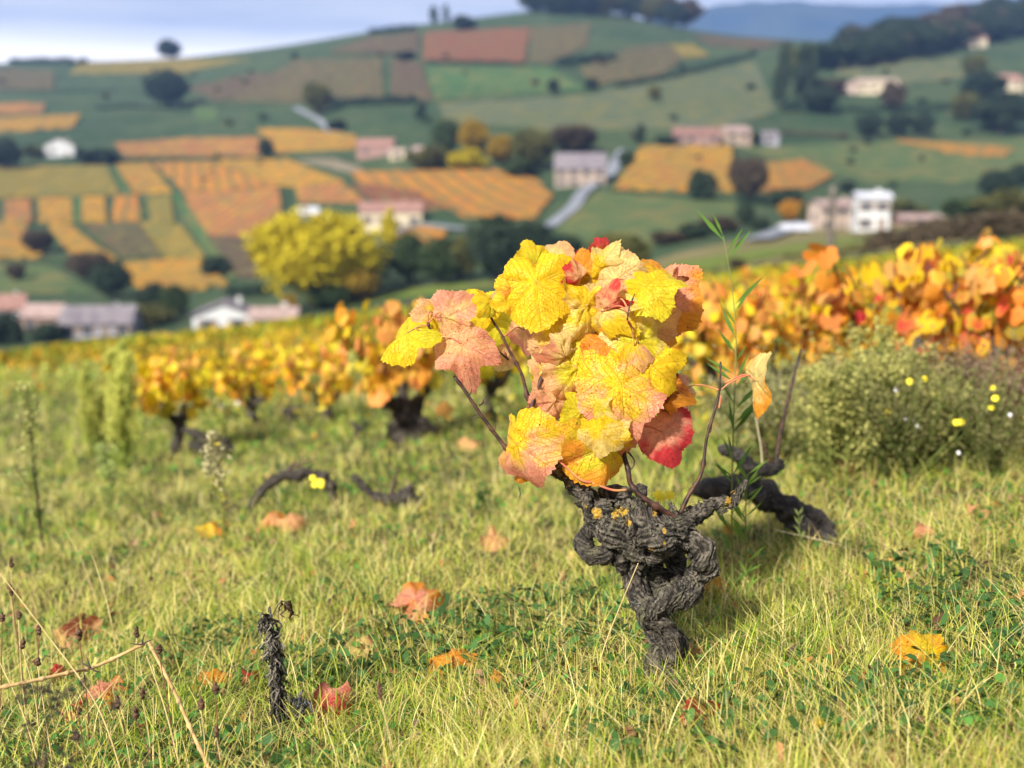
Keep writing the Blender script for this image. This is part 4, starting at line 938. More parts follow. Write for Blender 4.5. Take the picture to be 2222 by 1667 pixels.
def vine_proto(pal, seed, nleaf=150, height=.72):
    r = np.random.default_rng(seed); mb = MB(); h = r.uniform(.2, .28); lean = r.uniform(-.06, .06)
    mb.add(*tube([(0,0,-.06),(.01,0,.05),(lean,.02,h*.6),(lean*1.3,0,h)], [.055,.04,.036,.045], 14, 22, .35, seed, .1, 7, .3))
    arms = []; 
    for k_ in range(4):
        a = k_*1.57+r.uniform(-.5, .5); e = np.array([lean*1.3+math.cos(a)*.15, math.sin(a)*.15, h+r.uniform(.06, .14)]); arms.append(e)
        mb.add(*tube([(lean*1.3,0,h-.03),(lean*1.3+math.cos(a)*.08, math.sin(a)*.08, h+.01), e], [.034,.026,.018], 10, 12, .35, seed+k_, .1, 6, .3))
    t = thing('grapevine', (0, 0, 0), 'x', 'grapevine'); part('trunk', *mb.get(), M_BARK2, t, local=True)
    cm = MB(); sam = []
    for e in arms:
        for q in range(2):
            d = r.normal(0, .11, 2); tp = e+np.array([d[0]+(e[0])*.35, d[1]+e[1]*.35, (height-e[2])*r.uniform(.7, 1.05)]); mid = (e+tp)/2+np.array([*(r.normal(0, .02, 2)), 0])
            S_ = spline([e, mid, tp], 14); cm.add(*tube(S_, [.0075, .0045], 6, 10)); sam += list(S_[1:])
    part('canes', *cm.get(), M_CANE, t, local=True)
    sam = np.array(sam)
    def place(i):
        s = sam[r.integers(0, len(sam))]; o_ = r.normal(0, 1, 3)*np.array([1, 1, .5]); o_ /= np.linalg.norm(o_)
        return s+o_*r.uniform(.02, .13)-np.array([0, 0, r.uniform(0, .09)]), o_+np.array([0, -.35, .2])
    V, F, c = simple_leaves(nleaf, place, PAL[pal], r)
    part('leaves', V, F, M_VLEAF, t, local=True, smooth=False, attrs={'col': c})
    return t
protos = {('orange', 0): vine_proto('orange', 11), ('orange', 1): vine_proto('orange', 12, 115), ('yellow', 0): vine_proto('yellow', 13), ('yellow', 1): vine_proto('yellow', 14, 130), ('green', 0): vine_proto('green', 15, 130), ('red', 0): vine_proto('red', 16), ('red', 1): vine_proto('red', 17, 130)}
used = set()
for k_, t in protos.items(): KIDS[t.name] = list(t.children)
PAL_SC = 1
def put_vine(x, y, pal, label, group=None, s=1., v=None, rz=None):
    ks = [q for q in protos if q[0] == pal]; k_ = ks[v if v is not None else random.randrange(len(ks))]; src = protos[k_]
    if k_ in used: o = dup(src)
    else: o = src; used.add(k_)
    o.location = (x, y, float(hgt(x, y))); o.rotation_euler.z = random.uniform(0, 6.28) if rz is None else rz; o.scale = (s, s, s*random.uniform(.95, 1.06)) if True else 1
    tag(o, label, 'grapevine', group); return o
SPEC = [(880,955,'orange','vine with a thick black stump and orange leaves left of the old gnarled vine',1.02),
 (1935,905,'red','tall orange and red vine behind the pale weeds on the right',.98),(2060,880,'red','tall orange vine with a dark forked trunk near the right edge',.96),(2150,925,'red','red orange vine at the right edge above the dry weeds',.82),
 (2205,850,'red','orange vine cut by the right edge of the picture',.92),
 (1560,905,'orange','low orange vine just right of the leaves of the old gnarled vine',.80),(1700,893,'orange','orange vine above the fallen vine trunk',.82),(1500,880,'yellow','golden vine half hidden behind the leaves of the old gnarled vine',.85),(1790,870,'orange','orange yellow vine at the left side of the right hand thicket',.84),
 (1060,915,'yellow','yellow vine behind the left hanging leaves of the old gnarled vine',.74),(560,930,'yellow','low yellow vine behind the arched piece of wood',.66),(710,915,'orange','low orange vine between the small dark stump and the thick black one',.68),
 (385,985,'yellow','yellow vine with a brown stem behind the big pale weed on the left',.78)]
for px, py, pal, lab, s in SPEC:
    b = hit(px, py); put_vine(b[0], b[1], pal, lab, None, s)
placed = [hit(p[0], p[1])[:2] for p in SPEC]; nv = 0
y = 4.5; row = 0; VN = []
while y < 25:
    stp = 1.0 if y < 12 else 1.25
    for x in np.arange(-y*.56, y*.58, stp*.98):
        xx = x+random.uniform(-.18, .18)+row*.3; yy = y+random.uniform(-.15, .15); t_ = xx/yy; pxx = 1111+t_*2140
        if pxx < 330+(-(yy-5)*12 if yy > 9 else 0) and yy < 15: continue
        if pxx < 300 and yy < 17: continue
        if (pxx < 1430 and yy < 5.0) or (pxx > 1820 and yy < 5.6): continue
        if min(np.hypot(*(np.array([xx, yy])-q)) for q in placed) < .6: continue
        z = float(vn(xx*.35+9, yy*.35, 44)); 
        pal = 'orange' if z > .55 else 'yellow'
        if pxx > 1450: pal = random.choice(['orange','red','green','yellow','orange'])
        if pxx > 1400 and random.random() < (.38 if yy < 9 else .2): continue
        if yy > 9.2: pal = random.choice(['green', 'yellow', 'green', 'orange'] if yy < 13 else ['green', 'green', 'yellow'])
        side = 'left' if pxx < 1000 else ('middle' if pxx < 1500 else 'right')
        dist = 'near' if yy < 9 else ('middle' if yy < 15 else 'far')
        nm = {'green': 'yellow green', 'yellow': 'golden yellow', 'orange': 'orange and yellow', 'red': 'red and orange'}[pal]
        vo_ = put_vine(xx, yy, pal, f'blurred {nm} vine in the {dist} vineyard rows on the {side}' if side != 'middle' else f'blurred {nm} vine in the {dist} vineyard rows behind the old vine', f'{nm} vines in the {dist} rows, {side}', random.uniform(.70, .86)*(1.04 if pxx > 1500 else 1)*(.88 if yy > 13 and pxx < 1300 else 1)*(.86 if pxx < 900 else 1)); nv += 1; VN.append((yy, pxx, nm, vo_))
    y += stp*.95; row = 1-row
ORD = 'first second third fourth fifth sixth seventh eighth ninth tenth eleventh twelfth thirteenth fourteenth fifteenth sixteenth seventeenth eighteenth'.split()
for a_, b_, rn in ((0, 4.95, 'front'), (4.95, 5.9, 'second'), (5.9, 6.85, 'third'), (6.85, 7.8, 'fourth'), (7.8, 9.01, 'fifth')):
    for k_, q_ in enumerate(sorted([q for q in VN if a_ <= q[0] < b_], key=lambda q: q[1])): q_[3]['label'] = f'{q_[2]} vine, {ORD[k_]} from the left in the {rn} row behind the old vine'
print('vines', nv)
# far rows that read as one mass
r = np.random.default_rng(5)
n = 26000; yy = r.uniform(22.5, 44, n); yy = np.round(yy/1.3)*1.3+r.normal(0, .18, n); xx = yy*r.uniform(-.75, .75, n); keep = np.ones(n, bool)
zz = hgt(xx, yy)+r.uniform(.12, .62, n)*(1+.25*(vn(xx*1.1, yy, 9)-.5)); p = np.c_[xx, yy, zz]
a_ = r.normal(size=(n, 3)); a_ /= np.linalg.norm(a_, axis=1)[:, None]; b_ = np.cross(a_, r.normal(size=(n, 3))); b_ /= np.linalg.norm(b_, axis=1)[:, None]
s = r.uniform(.07, .13, n)[:, None]; V = np.stack([p-a_*s, p-b_*s, p+a_*s, p+b_*s], 1).reshape(-1, 3)
pal = np.array([(.44,.38,.025), (.30,.32,.025), (.50,.36,.025), (.19,.23,.025), (.52,.30,.025)]); col = pal[np.clip((vn(xx*.15, yy*.3, 12)*3+r.uniform(0, 2, n)).astype(int), 0, 4)]*r.uniform(.8, 1.15, n)[:, None]
tag(single('vine_rows', V, np.arange(4*n).reshape(-1, 4), M_VLEAF, (0, 30, float(hgt(0, 30))), smooth=False, attrs={'col': np.c_[np.repeat(col, 4, 0), np.ones(4*n)]}), 'yellow green vine rows massed along the crest of the field', 'vine rows', kind='stuff')

r = np.random.default_rng(15); n = 42000; yy = 4.0+19*r.random(n)**1.3; xx = yy*r.uniform(-.6, .6, n); d_ = vn(xx*.8+3, yy*.8, 33); k_ = (d_ > .35) & ~((xx/yy < -.33) & (yy < 12)) & (yy > 4.9-np.clip(xx/yy, -.3, .3)*2.4); xx, yy, d_ = xx[k_], yy[k_], d_[k_]; n = len(xx)
p = np.c_[xx, yy, hgt(xx, yy)+r.uniform(0, 1, n)**1.3*(.10+.30*d_)*np.clip((yy-3.6)/2., .25, 1)]; a_ = r.normal(size=(n, 3)); a_ /= np.linalg.norm(a_, axis=1)[:, None]; b_ = np.cross(a_, r.normal(size=(n, 3))); b_ /= np.linalg.norm(b_, axis=1)[:, None]
s = (r.uniform(.012, .03, n)*np.maximum(1, yy/8))[:, None]; V = np.stack([p-a_*s*1.6, p-b_*s*.5, p+a_*s*1.6, p+b_*s*.5], 1).reshape(-1, 3)
pal = np.array([(.22,.30,.05), (.34,.38,.08), (.14,.20,.04), (.48,.44,.14), (.55,.45,.05), (.60,.32,.06)]); col = pal[r.choice(6, n, p=[.26,.26,.16,.14,.1,.08])]*r.uniform(.7, 1.2, n)[:, None]
tag(single('undergrowth', V, np.arange(4*n).reshape(-1, 4), M_WEED, (0, 10, float(hgt(0, 10))), smooth=False, attrs={'col': np.c_[np.repeat(col, 4, 0), np.ones(4*n)]}), 'green and straw coloured undergrowth between the background vines', 'undergrowth', kind='stuff')

# ---- old black stumps and fallen wood
def pxl(pts, d, r_): return [P(x, y, d) for x, y in pts], [q*d/FPX for q in r_]
def wood(name, label, base, strands, twigs=(), cat='stump', mat=M_BARK2, dd=0):
    b = hit(*base); d = b[1]/ray(*base)[1]+dd; t = thing(name, b, label, cat); mb = MB()
    for i, (pts, rr) in enumerate(strands):
        Q, Rr = pxl(pts, d, rr); mb.add(*tube(Q, Rr, 24, 60, .35, i+int(base[0]) % 40, .12, 8, .35))
    part('trunk', *mb.get(), mat, t)
    for pts, rr in twigs:
        Q, Rr = pxl(pts, d, rr); part('cane', *tube(Q, Rr, 8, 30, 0, 0, 0, 5, .2), M_CANE, t)
    return t, d
wood('vine_stump', 'arched black piece of old vine wood lying in the grass on the left', (600,1100), [([(530,1120),(560,1078),(590,1045),(630,1030),(680,1030),(712,1050),(726,1085),(722,1110)],[6,9,11,12,11,12,9,7])], [([(622,1030),(632,1012),(650,1008),(678,996)],[6,5,3,1.5]),([(628,1020),(640,1000)],[5,3])])
wood('vine_stump', 'low black vine stump with two upright twigs, right of the arched wood', (850,1110), [([(765,1030),(785,1050),(808,1072),(845,1082),(890,1078),(905,1100)],[5,7,8,12,14,12]),([(870,1105),(890,1065),(900,1060)],[12,10,6])], [([(848,1080),(855,1050),(864,1016)],[5,4,2])])
wood('vine_stump', 'knotted black vine stump in front of the yellow vine on the left', (455,1000), [([(395,934),(420,938),(445,955),(480,962),(505,975)],[6,8,11,12,8]),([(410,965),(440,975),(470,985)],[8,16,12]),([(455,1000),(470,970),(495,955)],[14,12,8])])
wood('vine_stump', 'small dark vine stump among weeds, behind the arched wood', (632,930), [([(612,895),(632,890),(655,888)],[5,8,6]),([(632,930),(634,905),(630,890)],[5,6,7])])
wood('vine_stump', 'thick black stump under the orange vine left of the old vine', (890,960), [([(890,970),(888,930),(875,895),(855,865)],[30,26,22,14]),([(890,960),(860,930),(850,915)],[20,18,10]),([(900,950),(905,920),(935,935),(942,945)],[18,20,12,6]),([(885,930),(905,890),(912,865)],[20,12,6])])
wood('vine_stump', 'dim dark stump between weeds left of the thick black stump', (780,950), [([(778,960),(776,930),(760,915)],[7,7,4]),([(778,935),(800,915)],[6,4])])
t, d = wood('fallen_vine', 'thick old vine trunk lying in the grass right of the gnarled vine', (1720,1200),
 [([(1500,1068),(1540,1062),(1600,1060),(1660,1078),(1710,1105),(1755,1140),(1790,1175),(1800,1205)],[10,22,30,28,28,32,28,20]),([(1740,1120),(1775,1118),(1800,1150)],[14,14,10]),
  ([(1600,1060),(1622,1030),(1615,1000),(1598,985),(1572,978),(1562,984)],[22,17,15,13,10,7]),([(1620,1040),(1650,1022),(1680,1018),(1692,995)],[16,15,12,8])],
 [([(1680,1018),(1692,950),(1712,860),(1738,758)],[6,4.5,4,2.5]),([(1680,1018),(1664,985),(1655,950)],[4,3,2])], 'vine trunk', bark_mat('fallen_bark', (.012,.010,.009), (.07,.058,.05), False), .03)

# ================================================================== WEEDS
def weed_geo(h, nb, spread, seed, topcol, leafcol, stemcol, fluff=1., leafn=60, tops=.35, stems=1, bend=.05, fl=None, lw=.004, ll=.05):
    """upright weeds such as horseweed: stems, narrow leaves, pale plumes"""
    r = np.random.default_rng(seed); sm = MB(); Lp = []; Lc = []
    def leafq(p, d, L_, w_, c):
        d = d/np.linalg.norm(d); s = np.cross(d, r.normal(size=3)); s /= np.linalg.norm(s)
        dr = np.array([0, 0, -.25*L_]); Lp.append([p, p+d*L_*.5+s*w_, p+d*L_+dr, p+d*L_*.5-s*w_]); Lc.append(np.array(c)*r.uniform(.75, 1.25))
    for st in range(stems):
        ox, oy = (r.normal(0, spread*.25, 2) if stems > 1 else (0, 0)); hh = h*(.93 if st == 0 else r.uniform(.55, .85)); tx, ty = r.normal(0, bend*hh, 2)+np.array([ox, oy])*.8
        S_ = spline([(ox, oy, -.02), (ox+tx*.2, oy+ty*.2, hh*.35), (ox+tx*.6, oy+ty*.6, hh*.7), (ox+tx, oy+ty, hh)], 40); sm.add(*tube(S_, [.004*hh/.5+.001, .0012], 6, 24))
        for i in range(leafn):
            k_ = int(r.uniform(.05, .95)*39); a = r.uniform(0, 6.28); leafq(S_[k_], np.array([math.cos(a), math.sin(a), r.uniform(.3, 1.4)]), ll*r.uniform(.5, 1.2)*(1.1-.5*k_/39), lw*r.uniform(.6, 1.2), leafcol)
        for i in range(nb):
            f = r.uniform(1-tops*1.6, .98); k_ = int(max(.05, f)*39); a = r.uniform(0, 6.28); bl = spread*r.uniform(.5, 1.)*(1.15-f)*1.6+.02
            e = S_[k_]+np.array([math.cos(a)*bl*.5, math.sin(a)*bl*.5, bl*.8]); sm.add(*tube([S_[k_], (S_[k_]+e)/2+np.array([math.cos(a), math.sin(a), 0])*bl*.1, e], [.0012, .0006], 4, 6))
            for q in range(int(16*fluff)):
                g_ = r.uniform(.25, 1.05); pp = S_[k_]*(1-g_)+e*g_+r.normal(0, .006+bl*.05, 3); leafq(pp, r.normal(0, 1, 3)+np.array([0, 0, .8]), r.uniform(.008, .018), r.uniform(.003, .007), topcol)
    V = np.array(Lp).reshape(-1, 3); c = np.repeat(np.array(Lc), 4, 0)
    return sm.get(), V, np.c_[np.clip(c, 0, .9), np.ones(len(c))]
def stemmat(c): return noisy('weed_stem', tuple(k*.8 for k in c), c, 20, .7)
SM = {'g': stemmat((.14,.17,.04)), 'd': stemmat((.035,.028,.02)), 's': stemmat((.50,.38,.16)), 'r': stemmat((.16,.07,.035)), 'p': stemmat((.5,.42,.26))}
def weed(base, toppy, label, topcol, leafcol, stem='g', cat='weed', name='weed', **kw):
    b = hit(*base); d = b[1]/ray(*base)[1]; h = (base[1]-toppy)*d/FPX; sg, V, c = weed_geo(h, kw.pop('nb', 16), kw.pop('spread', .12), int(base[0])+7, topcol, leafcol, None, **kw)
    t = thing(name, b, label, cat, None); part('stem', *sg, SM[stem], t, local=True); part('leaves', V, np.arange(len(V)).reshape(-1, 4), M_WEED, t, local=True, smooth=False, attrs={'col': c}); return t
PL = (.54,.54,.12); PG = (.30,.34,.10); LG = (.16,.26,.04); MG = (.27,.33,.06); OLV = (.28,.28,.11)
weed((92,1190), 800, 'tall pale green feathery weed on the left edge of the meadow', (.36,.36,.12), (.20,.26,.05), 'd', nb=26, spread=.10, leafn=120, fluff=1.6, tops=.5)
weed((262,1020), 700, 'tallest of the bushy pale horseweeds on the left in front of the vines', PL, MG, 'g', nb=34, spread=.12, leafn=300, fluff=2.6, stems=4, tops=.5, ll=.07, lw=.005, bend=.03)
weed((205,985), 770, 'shorter bushy horseweed just left of the tallest one', PL, MG, 'g', nb=26, spread=.10, leafn=240, fluff=2.4, stems=3, tops=.5, ll=.07, lw=.005, bend=.03)
weed((492,1215), 915, 'slender yellowish weed with a pale plume left of the arched wood', (.42,.38,.20), (.42,.36,.06), 'g', nb=20, spread=.06, leafn=80, fluff=1.6, tops=.3)
weed((245,1130), 960, 'small light green weed in front of the bushy horseweeds', (.32,.38,.12), (.26,.34,.08), 'g', nb=18, spread=.09, leafn=90, fluff=1.2, tops=.6)
weed((795,980), 865, 'dark green upright weed left of the thick black stump', (.08,.12,.04), (.08,.13,.04), 'g', nb=10, spread=.08, leafn=90, fluff=.8)
weed((1045,1110), 1060, 'little dark green weed tuft behind the old vine', (.05,.12,.03), (.05,.12,.03), 'g', nb=6, spread=.05, leafn=60, fluff=.5)
weed((580,985), 880, 'thin bent green weed behind the arched wood', (.10,.16,.05), (.12,.16,.05), 'g', nb=5, spread=.08, leafn=40, fluff=.5, bend=.3)
for i, (bx, by, ty, lab) in enumerate([(1800,1040,740,'leftmost'),(1860,1000,700,'second'),(1905,1030,690,'third and fullest'),(1975,985,730,'fourth'),(2030,1010,800,'rightmost')]):
    weed((bx, by), ty, f'pale olive bushy weed in the right hand thicket, {lab} of five', (.38,.36,.11), (.19,.21,.05), 'g', nb=22, spread=.15, leafn=150, fluff=1.7, stems=5, tops=.6, ll=.06)
for i, (bx, by, ty, lab) in enumerate([(1660,1015,830,'thin green weed behind the fallen vine trunk'),(1730,1010,850,'olive green weed at the left side of the right hand thicket'),(2120,960,790,'brownish weed near the right edge under the orange vines'),(2190,985,800,'brown dry weed at the right edge above the meadow')]):
    weed((bx, by), ty, lab, (.26,.24,.11) if i < 2 else (.20,.14,.09), (.17,.20,.06) if i < 2 else (.14,.11,.06), 'g' if i < 2 else 'r', nb=22, spread=.28, leafn=140, fluff=1.6, stems=4, tops=.6)
# aster bushes with flowers
M_YF = noisy('yellow_petals', (.75,.60,.02), (.85,.70,.04), 80, .6); M_WF = noisy('white_fluff', (.62,.60,.62), (.75,.73,.75), 80, .8)
def disc(r_, n=8, zc=.3):
    return np.array([[0, 0, r_*zc]]+[[r_*(1 if i % 2 else .72)*math.cos(i*math.pi/n), r_*(1 if i % 2 else .72)*math.sin(i*math.pi/n), 0] for i in range(2*n)]), [(0, 1+i, 1+(i+1) % (2*n)) for i in range(2*n)]
ME_YF = mesh('flower', *disc(.011), M_YF); ME_WF = mesh('seed_head', *disc(.007, 8, .8), M_WF)
for (bx, by, ty, lab, fs) in [(1955,1030,840,'dark flowering bush with white seed heads and yellow daisies, left of two',0),(2080,1025,860,'dark flowering bush with greyish seed heads, right of two',1)]:
    t = weed((bx, by), ty, lab, (.14,.13,.05), (.10,.12,.035), 'g', 'bush', 'aster_bush', nb=20, spread=.26, leafn=150, fluff=1.1, stems=8, tops=.75, ll=.03, bend=.25)
    for i in range(6 if fs == 0 else 5):
        for me_, nm in ((ME_YF, 'flower'), (ME_WF, 'seed_head'))[:1 if i % 2 else 2]:
            c = bpy.data.objects.new(nm, me_); C.objects.link(c); c.parent = t; a = random.uniform(0, 6.28); q = random.uniform(.05, .30)
            c.location = (math.cos(a)*q*1.1, -abs(math.sin(a)*q)*.6-.03, random.uniform(.12, .33)); c.rotation_euler = (R_(60), 0, random.uniform(-.5, .5))
# tall thin green weed right of the vine
def stalk(name, label, cat, pts, r0, r1, mat, d, leaves=0, lcol=LG, ll=.06, group=None):
    Q = [P(x, y, d) for x, y in pts]; b = Q[-1].copy(); b[2] = float(hgt(b[0], b[1])); Q.append(b-np.array([0, 0, .02])); t = thing(name, b, label, cat, group)
    S_ = spline(Q, 60); part('stem', *tube(S_, [r1, r0], 6, 40), mat, t)
    if leaves:
        r = np.random.default_rng(int(pts[0][0])); Lp = []; Lc = []
        for i in range(leaves):
            p = S_[int(r.uniform(.0, .98)*59)]; s = -1 if i % 2 else 1; dd_ = np.array([s*r.uniform(.3, 1), r.uniform(-.3, .3), r.uniform(.5, 1.6)]); dd_ /= np.linalg.norm(dd_); L_ = ll*r.uniform(.6, 1.3); w_ = L_*.055
            sd_ = np.cross(dd_, [0, 1, 0]); Lp.append([p, p+dd_*L_*.45+sd_*w_, p+dd_*L_, p+dd_*L_*.45-sd_*w_]); Lc += [np.array(lcol)*r.uniform(.8, 1.2)]*4
        V = np.array(Lp).reshape(-1, 3); part('leaves', V, np.arange(len(V)).reshape(-1, 4), M_WEED, t, smooth=False, attrs={'col': np.c_[np.array(Lc), np.ones(len(Lc))]})
    return t
def dep(px, py): b = hit(px, py); return b[1]/ray(px, py)[1]
dd1 = dep(1590, 1310)
stalk('tall_weed', 'tall thin green weed rising right of the old vine up to the far meadow', 'weed', [(1569,512),(1585,600),(1597,720),(1594,850),(1590,980),(1588,1120),(1590,1290)], .0022, .0009, SM['g'], dd1, 34, (.10,.20,.035), .07)
stalk('tall_weed', 'shorter green weed beside the foot of the tall thin one', 'weed', [(1622,1030),(1618,1120),(1620,1290)], .0022, .001, SM['g'], dd1, 40, LG, .05)
stalk('tall_weed', 'light green feathery weed in front of the fallen vine trunk', 'weed', [(1732,1110),(1735,1150),(1740,1215)], .0016, .001, SM['g'], dep(1740, 1225), 30, (.35,.42,.12), .02)
stalk('dry_stem', 'pale dry stem standing right of the lone curled leaf', 'stem', [(1640,905),(1652,980),(1656,1050),(1668,1130)], .0026, .0012, SM['p'], dep(1670, 1180))
# fallen leaves
FL = [(903,1338,100,PK,OR_),(783,1424,74,CR,SA),(985,1462,84,OR_,OR_),(722,1540,84,PK,RD),(462,1490,62,OR_,OR_),(542,1490,36,RD,BR),(1072,1188,58,SA,SA),(2018,1458,104,YE,OR_),(1890,1502,70,BR,OR_),(1522,1580,66,BR,RD),
 (165,1388,90,BR,SA),(122,1480,34,RD,BR),(225,1525,76,PK,OR_),(160,1560,46,RD,PK),(1548,1282,48,OR_,OR_),(1505,1436,34,PK,SA),(1078,1488,24,OR_,OR_),(450,1160,52,YE,OR_),(1015,968,44,SA,SA),(1825,1025,60,PK,RD),(2005,1168,40,PK,PK),(1960,1260,30,SA,SA),(1585,1160,26,OR_,OR_),(590,1140,50,SA,OR_),(630,1145,56,SA,SA),(2120,1120,40,SA,PK),(1780,1600,30,YE,OR_)]
LBL = ['large pinkish orange fallen leaf in the grass left of the vine trunk','pale peach fallen leaf below the large pinkish one','crumpled orange fallen leaf right of the peach leaf','pink and red folded fallen leaf near the bottom','small bright orange fallen leaf left of the dead mullein','tiny dark red fallen leaf beside the dead mullein','peach fallen leaf in the sunny grass left of the curled vine arm','bright yellow fallen leaf with orange edge at the lower right','flat brown orange fallen leaf left of the bright yellow one','upright rusty red leaf caught in dry grass below the trunk',
 'long brown fallen leaf behind the plantain stalks','tiny red leaf low at the left edge','coral fallen leaf among the plantain stalks','red fallen leaf below the coral one','orange leaf behind the trunk on its right side','small pink leaf at the foot of the trunk','tiny orange leaf right of the crumpled orange one','yellow orange leaf lying in the meadow left of the slender weed','faint peach leaf far behind the old vine','reddish leaf on the bare soil in front of the right hand thicket','coral leaf in the meadow right of the fallen trunk','small salmon leaf in the meadow at the right','orange scrap of leaf under the right arm of the vine','salmon leaf of a tan pair behind the dead mullein','tan leaf right of its salmon neighbour behind the mullein','pale pink leaf at the far right of the meadow','tiny yellow leaf at the bottom right']
for i, (px, py, s, A, B) in enumerate(FL):
    b = hit(px, py+6); k_ = b[1]/FPX*s/1.5; V, F, uv = leaf_geo(7, 72, .10, .35, .6, .2, .7, i+70); r = random.Random(i); up = .75 if i in (0, 7, 9, 11) else r.uniform(.1, .55)
    M_ = Matrix.Rotation(r.uniform(0, 6.28), 3, 'Z'); M2 = Matrix.Rotation(up, 3, 'X') @ M_; V = (V*k_*1.15) @ np.array(M2).T + b+np.array([0, 0, .024+k_*.36])
    o = single('fallen_leaf', V, F, M_LEAF, b, attrs={'colA': np.tile([*A, .5], (len(V), 1)), 'colB': np.tile([*B, (i*.37) % 1], (len(V), 1))}, uv=uv); tag(o, LBL[i], 'fallen leaf', 'fallen vine leaves in the grass')
# plantain stalks
def Z5(x, y): return .4973*x, 1150+.4973*y
M_HEAD = noisy('seed_spike', (.05,.025,.015), (.12,.07,.04), 300, .9, .8, .003)
PLH = [(50,140,55),(45,260,55),(78,370,40),(170,435,45),(100,495,50),(345,455,55),(595,445,50),(695,520,40),(510,750,60),(590,800,60),(875,755,60),(940,690,55),(945,880,50),(345,790,36),(1655,700,80),(330,900,50),(622,715,50),(8,380,40),(168,575,40)]
pw = ['highest','second highest','upper','slightly taller','pinkish','dark upright','dark','thin','leaning','short leaning','tilted','straight','lowest','stubby','lone slim','grey','dim','cut off','small']
pn = ['at the left edge','just under the highest one','beside the left edge','left of the broken cane','above the broken cane','in the middle of the group','touching the broken cane','right of the bend of the cane','under the cane','near the bottom','left of the dead mullein','beside the dead mullein on the left','at the bottom below the mullein','over the coral leaf','right of the mullein','at the bottom left','right of the bent cane','at the very left','low on the left']
for i, (x, y, L_) in enumerate(PLH):
    px, py = Z5(x, y); bpy_ = min(1700, py+random.uniform(190, 270)); bx = px+random.uniform(-10, 45); b = hit(bx, bpy_); d = b[1]/ray(bx, bpy_)[1]
    tp = P(px, py-L_*.25, d); hb = P(px+random.uniform(-2, 3), py+L_*.25, d); t = thing('plantain_stalk', b, f'{pw[i]} plantain stalk with brown seed spike {pn[i]}', 'plantain', 'plantain stalks at the lower left')
    part('stem', *tube([b-np.array([0,0,.02]), b*.55+hb*.45+np.array([random.uniform(-.004,.008),0,0]), hb], [.0011, .0008], 6, 16), SM['r'] if i % 2 else SM['s'], t)
    part('seed_spike', *tube([hb, (hb+tp)/2, tp], [.0022, .0040, .0040, .0030, .001], 12, 26, .5, i, .1, 7, .5), M_HEAD, t)
# straw stems
for i, (pts, lab) in enumerate([([(0,190),(200,450),(430,780),(560,1080)],'long arched straw stem crossing the lower left'),([(0,580),(100,800),(200,1080)],'straw stem at the very lower left'),([(640,550),(720,780),(810,1080)],'straw stem below the bend of the broken cane'),([(405,115),(470,330),(520,560)],'thin pale straw stem above the broken cane'),([(285,0),(360,140),(440,330)],'pale straw stem in the left meadow'),([(1025,735),(960,860),(890,990)],'short thick straw piece left of the dead mullein'),([(672,870),(668,960),(660,1060)],'pale upright straw at the bottom'),([(1275,170),(1230,290),(1190,380)],'fine straw stem above the dead mullein')]):
    q = [Z5(*p) for p in pts]; ex, ey = q[-1]; d = dep(ex, min(ey+8, 1690)); Q = [P(a, b_, d-.02*j) for j, (a, b_) in enumerate(q)][::-1]; b = Q[0].copy(); b[2] = float(hgt(b[0], b[1]))
    single_ = single('straw_stem', *tube([b-np.array([0, 0, .01])]+Q[1:] if len(Q) > 2 else [b]+Q[1:], [.0013, .0007], 6, 40), SM['s'], b); tag(single_, lab, 'stem', 'dry straw stems')
# long pale grass stem in front of trunk
d = DV-.13
Q = [P(x, y, d) for x, y in [(1385,1222),(1352,1300),(1318,1385),(1300,1440)]]; b = Q[-1]; tag(single('straw_stem', *tube(Q, [.0006, .0011], 6, 30), SM['s'], b), 'fine straw stem leaning against the left of the vine trunk', 'stem')
Q = [P(x, y, 2.3) for x, y in [(1680,1150),(1780,1172),(1900,1205)]]; tag(single('straw_stem', *tube(Q, [.0012, .0009], 6, 20), SM['p'], Q[-1]), 'long pale straw lying across the grass before the fallen trunk', 'stem')
# broken dry cane
d0 = 1.62
c = thing('broken_cane', P(450, 1660, 1.5), 'broken dry yellowish cane bent at a sharp angle in the lower left', 'cane')
Q = [P(*Z5(x, y), dd_) for x, y, dd_ in [(-60,700,1.5),(100,668,1.52),(230,640,1.55),(320,618,1.57),(400,602,1.6),(510,555,1.62),(630,495,1.63)]]; n_ = 90; rr = .0028*(1+.6*np.exp(-(((np.linspace(0, 5.6, n_)) % 1-.5)/.06)**2))
M_DRY = noisy('dry_cane', (.30,.18,.07), (.50,.34,.15), 40, .7, .3, .001); part('upper_piece', *tube(Q, rr, 10, n_), M_DRY, c)
Q = [P(*Z5(x, y), dd_) for x, y, dd_ in [(645,485,1.63),(690,570,1.62),(765,715,1.6),(820,840,1.56),(870,950,1.52),(920,1060,1.48)]]; part('lower_piece', *tube(Q, rr, 10, n_), M_DRY, c)
for (x, y) in [(620,500),(395,602),(820,850),(870,990)]:
    p = P(*Z5(x, y), 1.58); 
    for q in range(3): a = random.uniform(0, 6.28); part('twig', *tube([p, p+np.array([math.cos(a)*.01, 0, math.sin(a)*.01]), p+np.array([math.cos(a)*.02, .004, math.sin(a)*.016])], [.0016,.0012,.0005], 5, 8), M_TREEBARK, c)
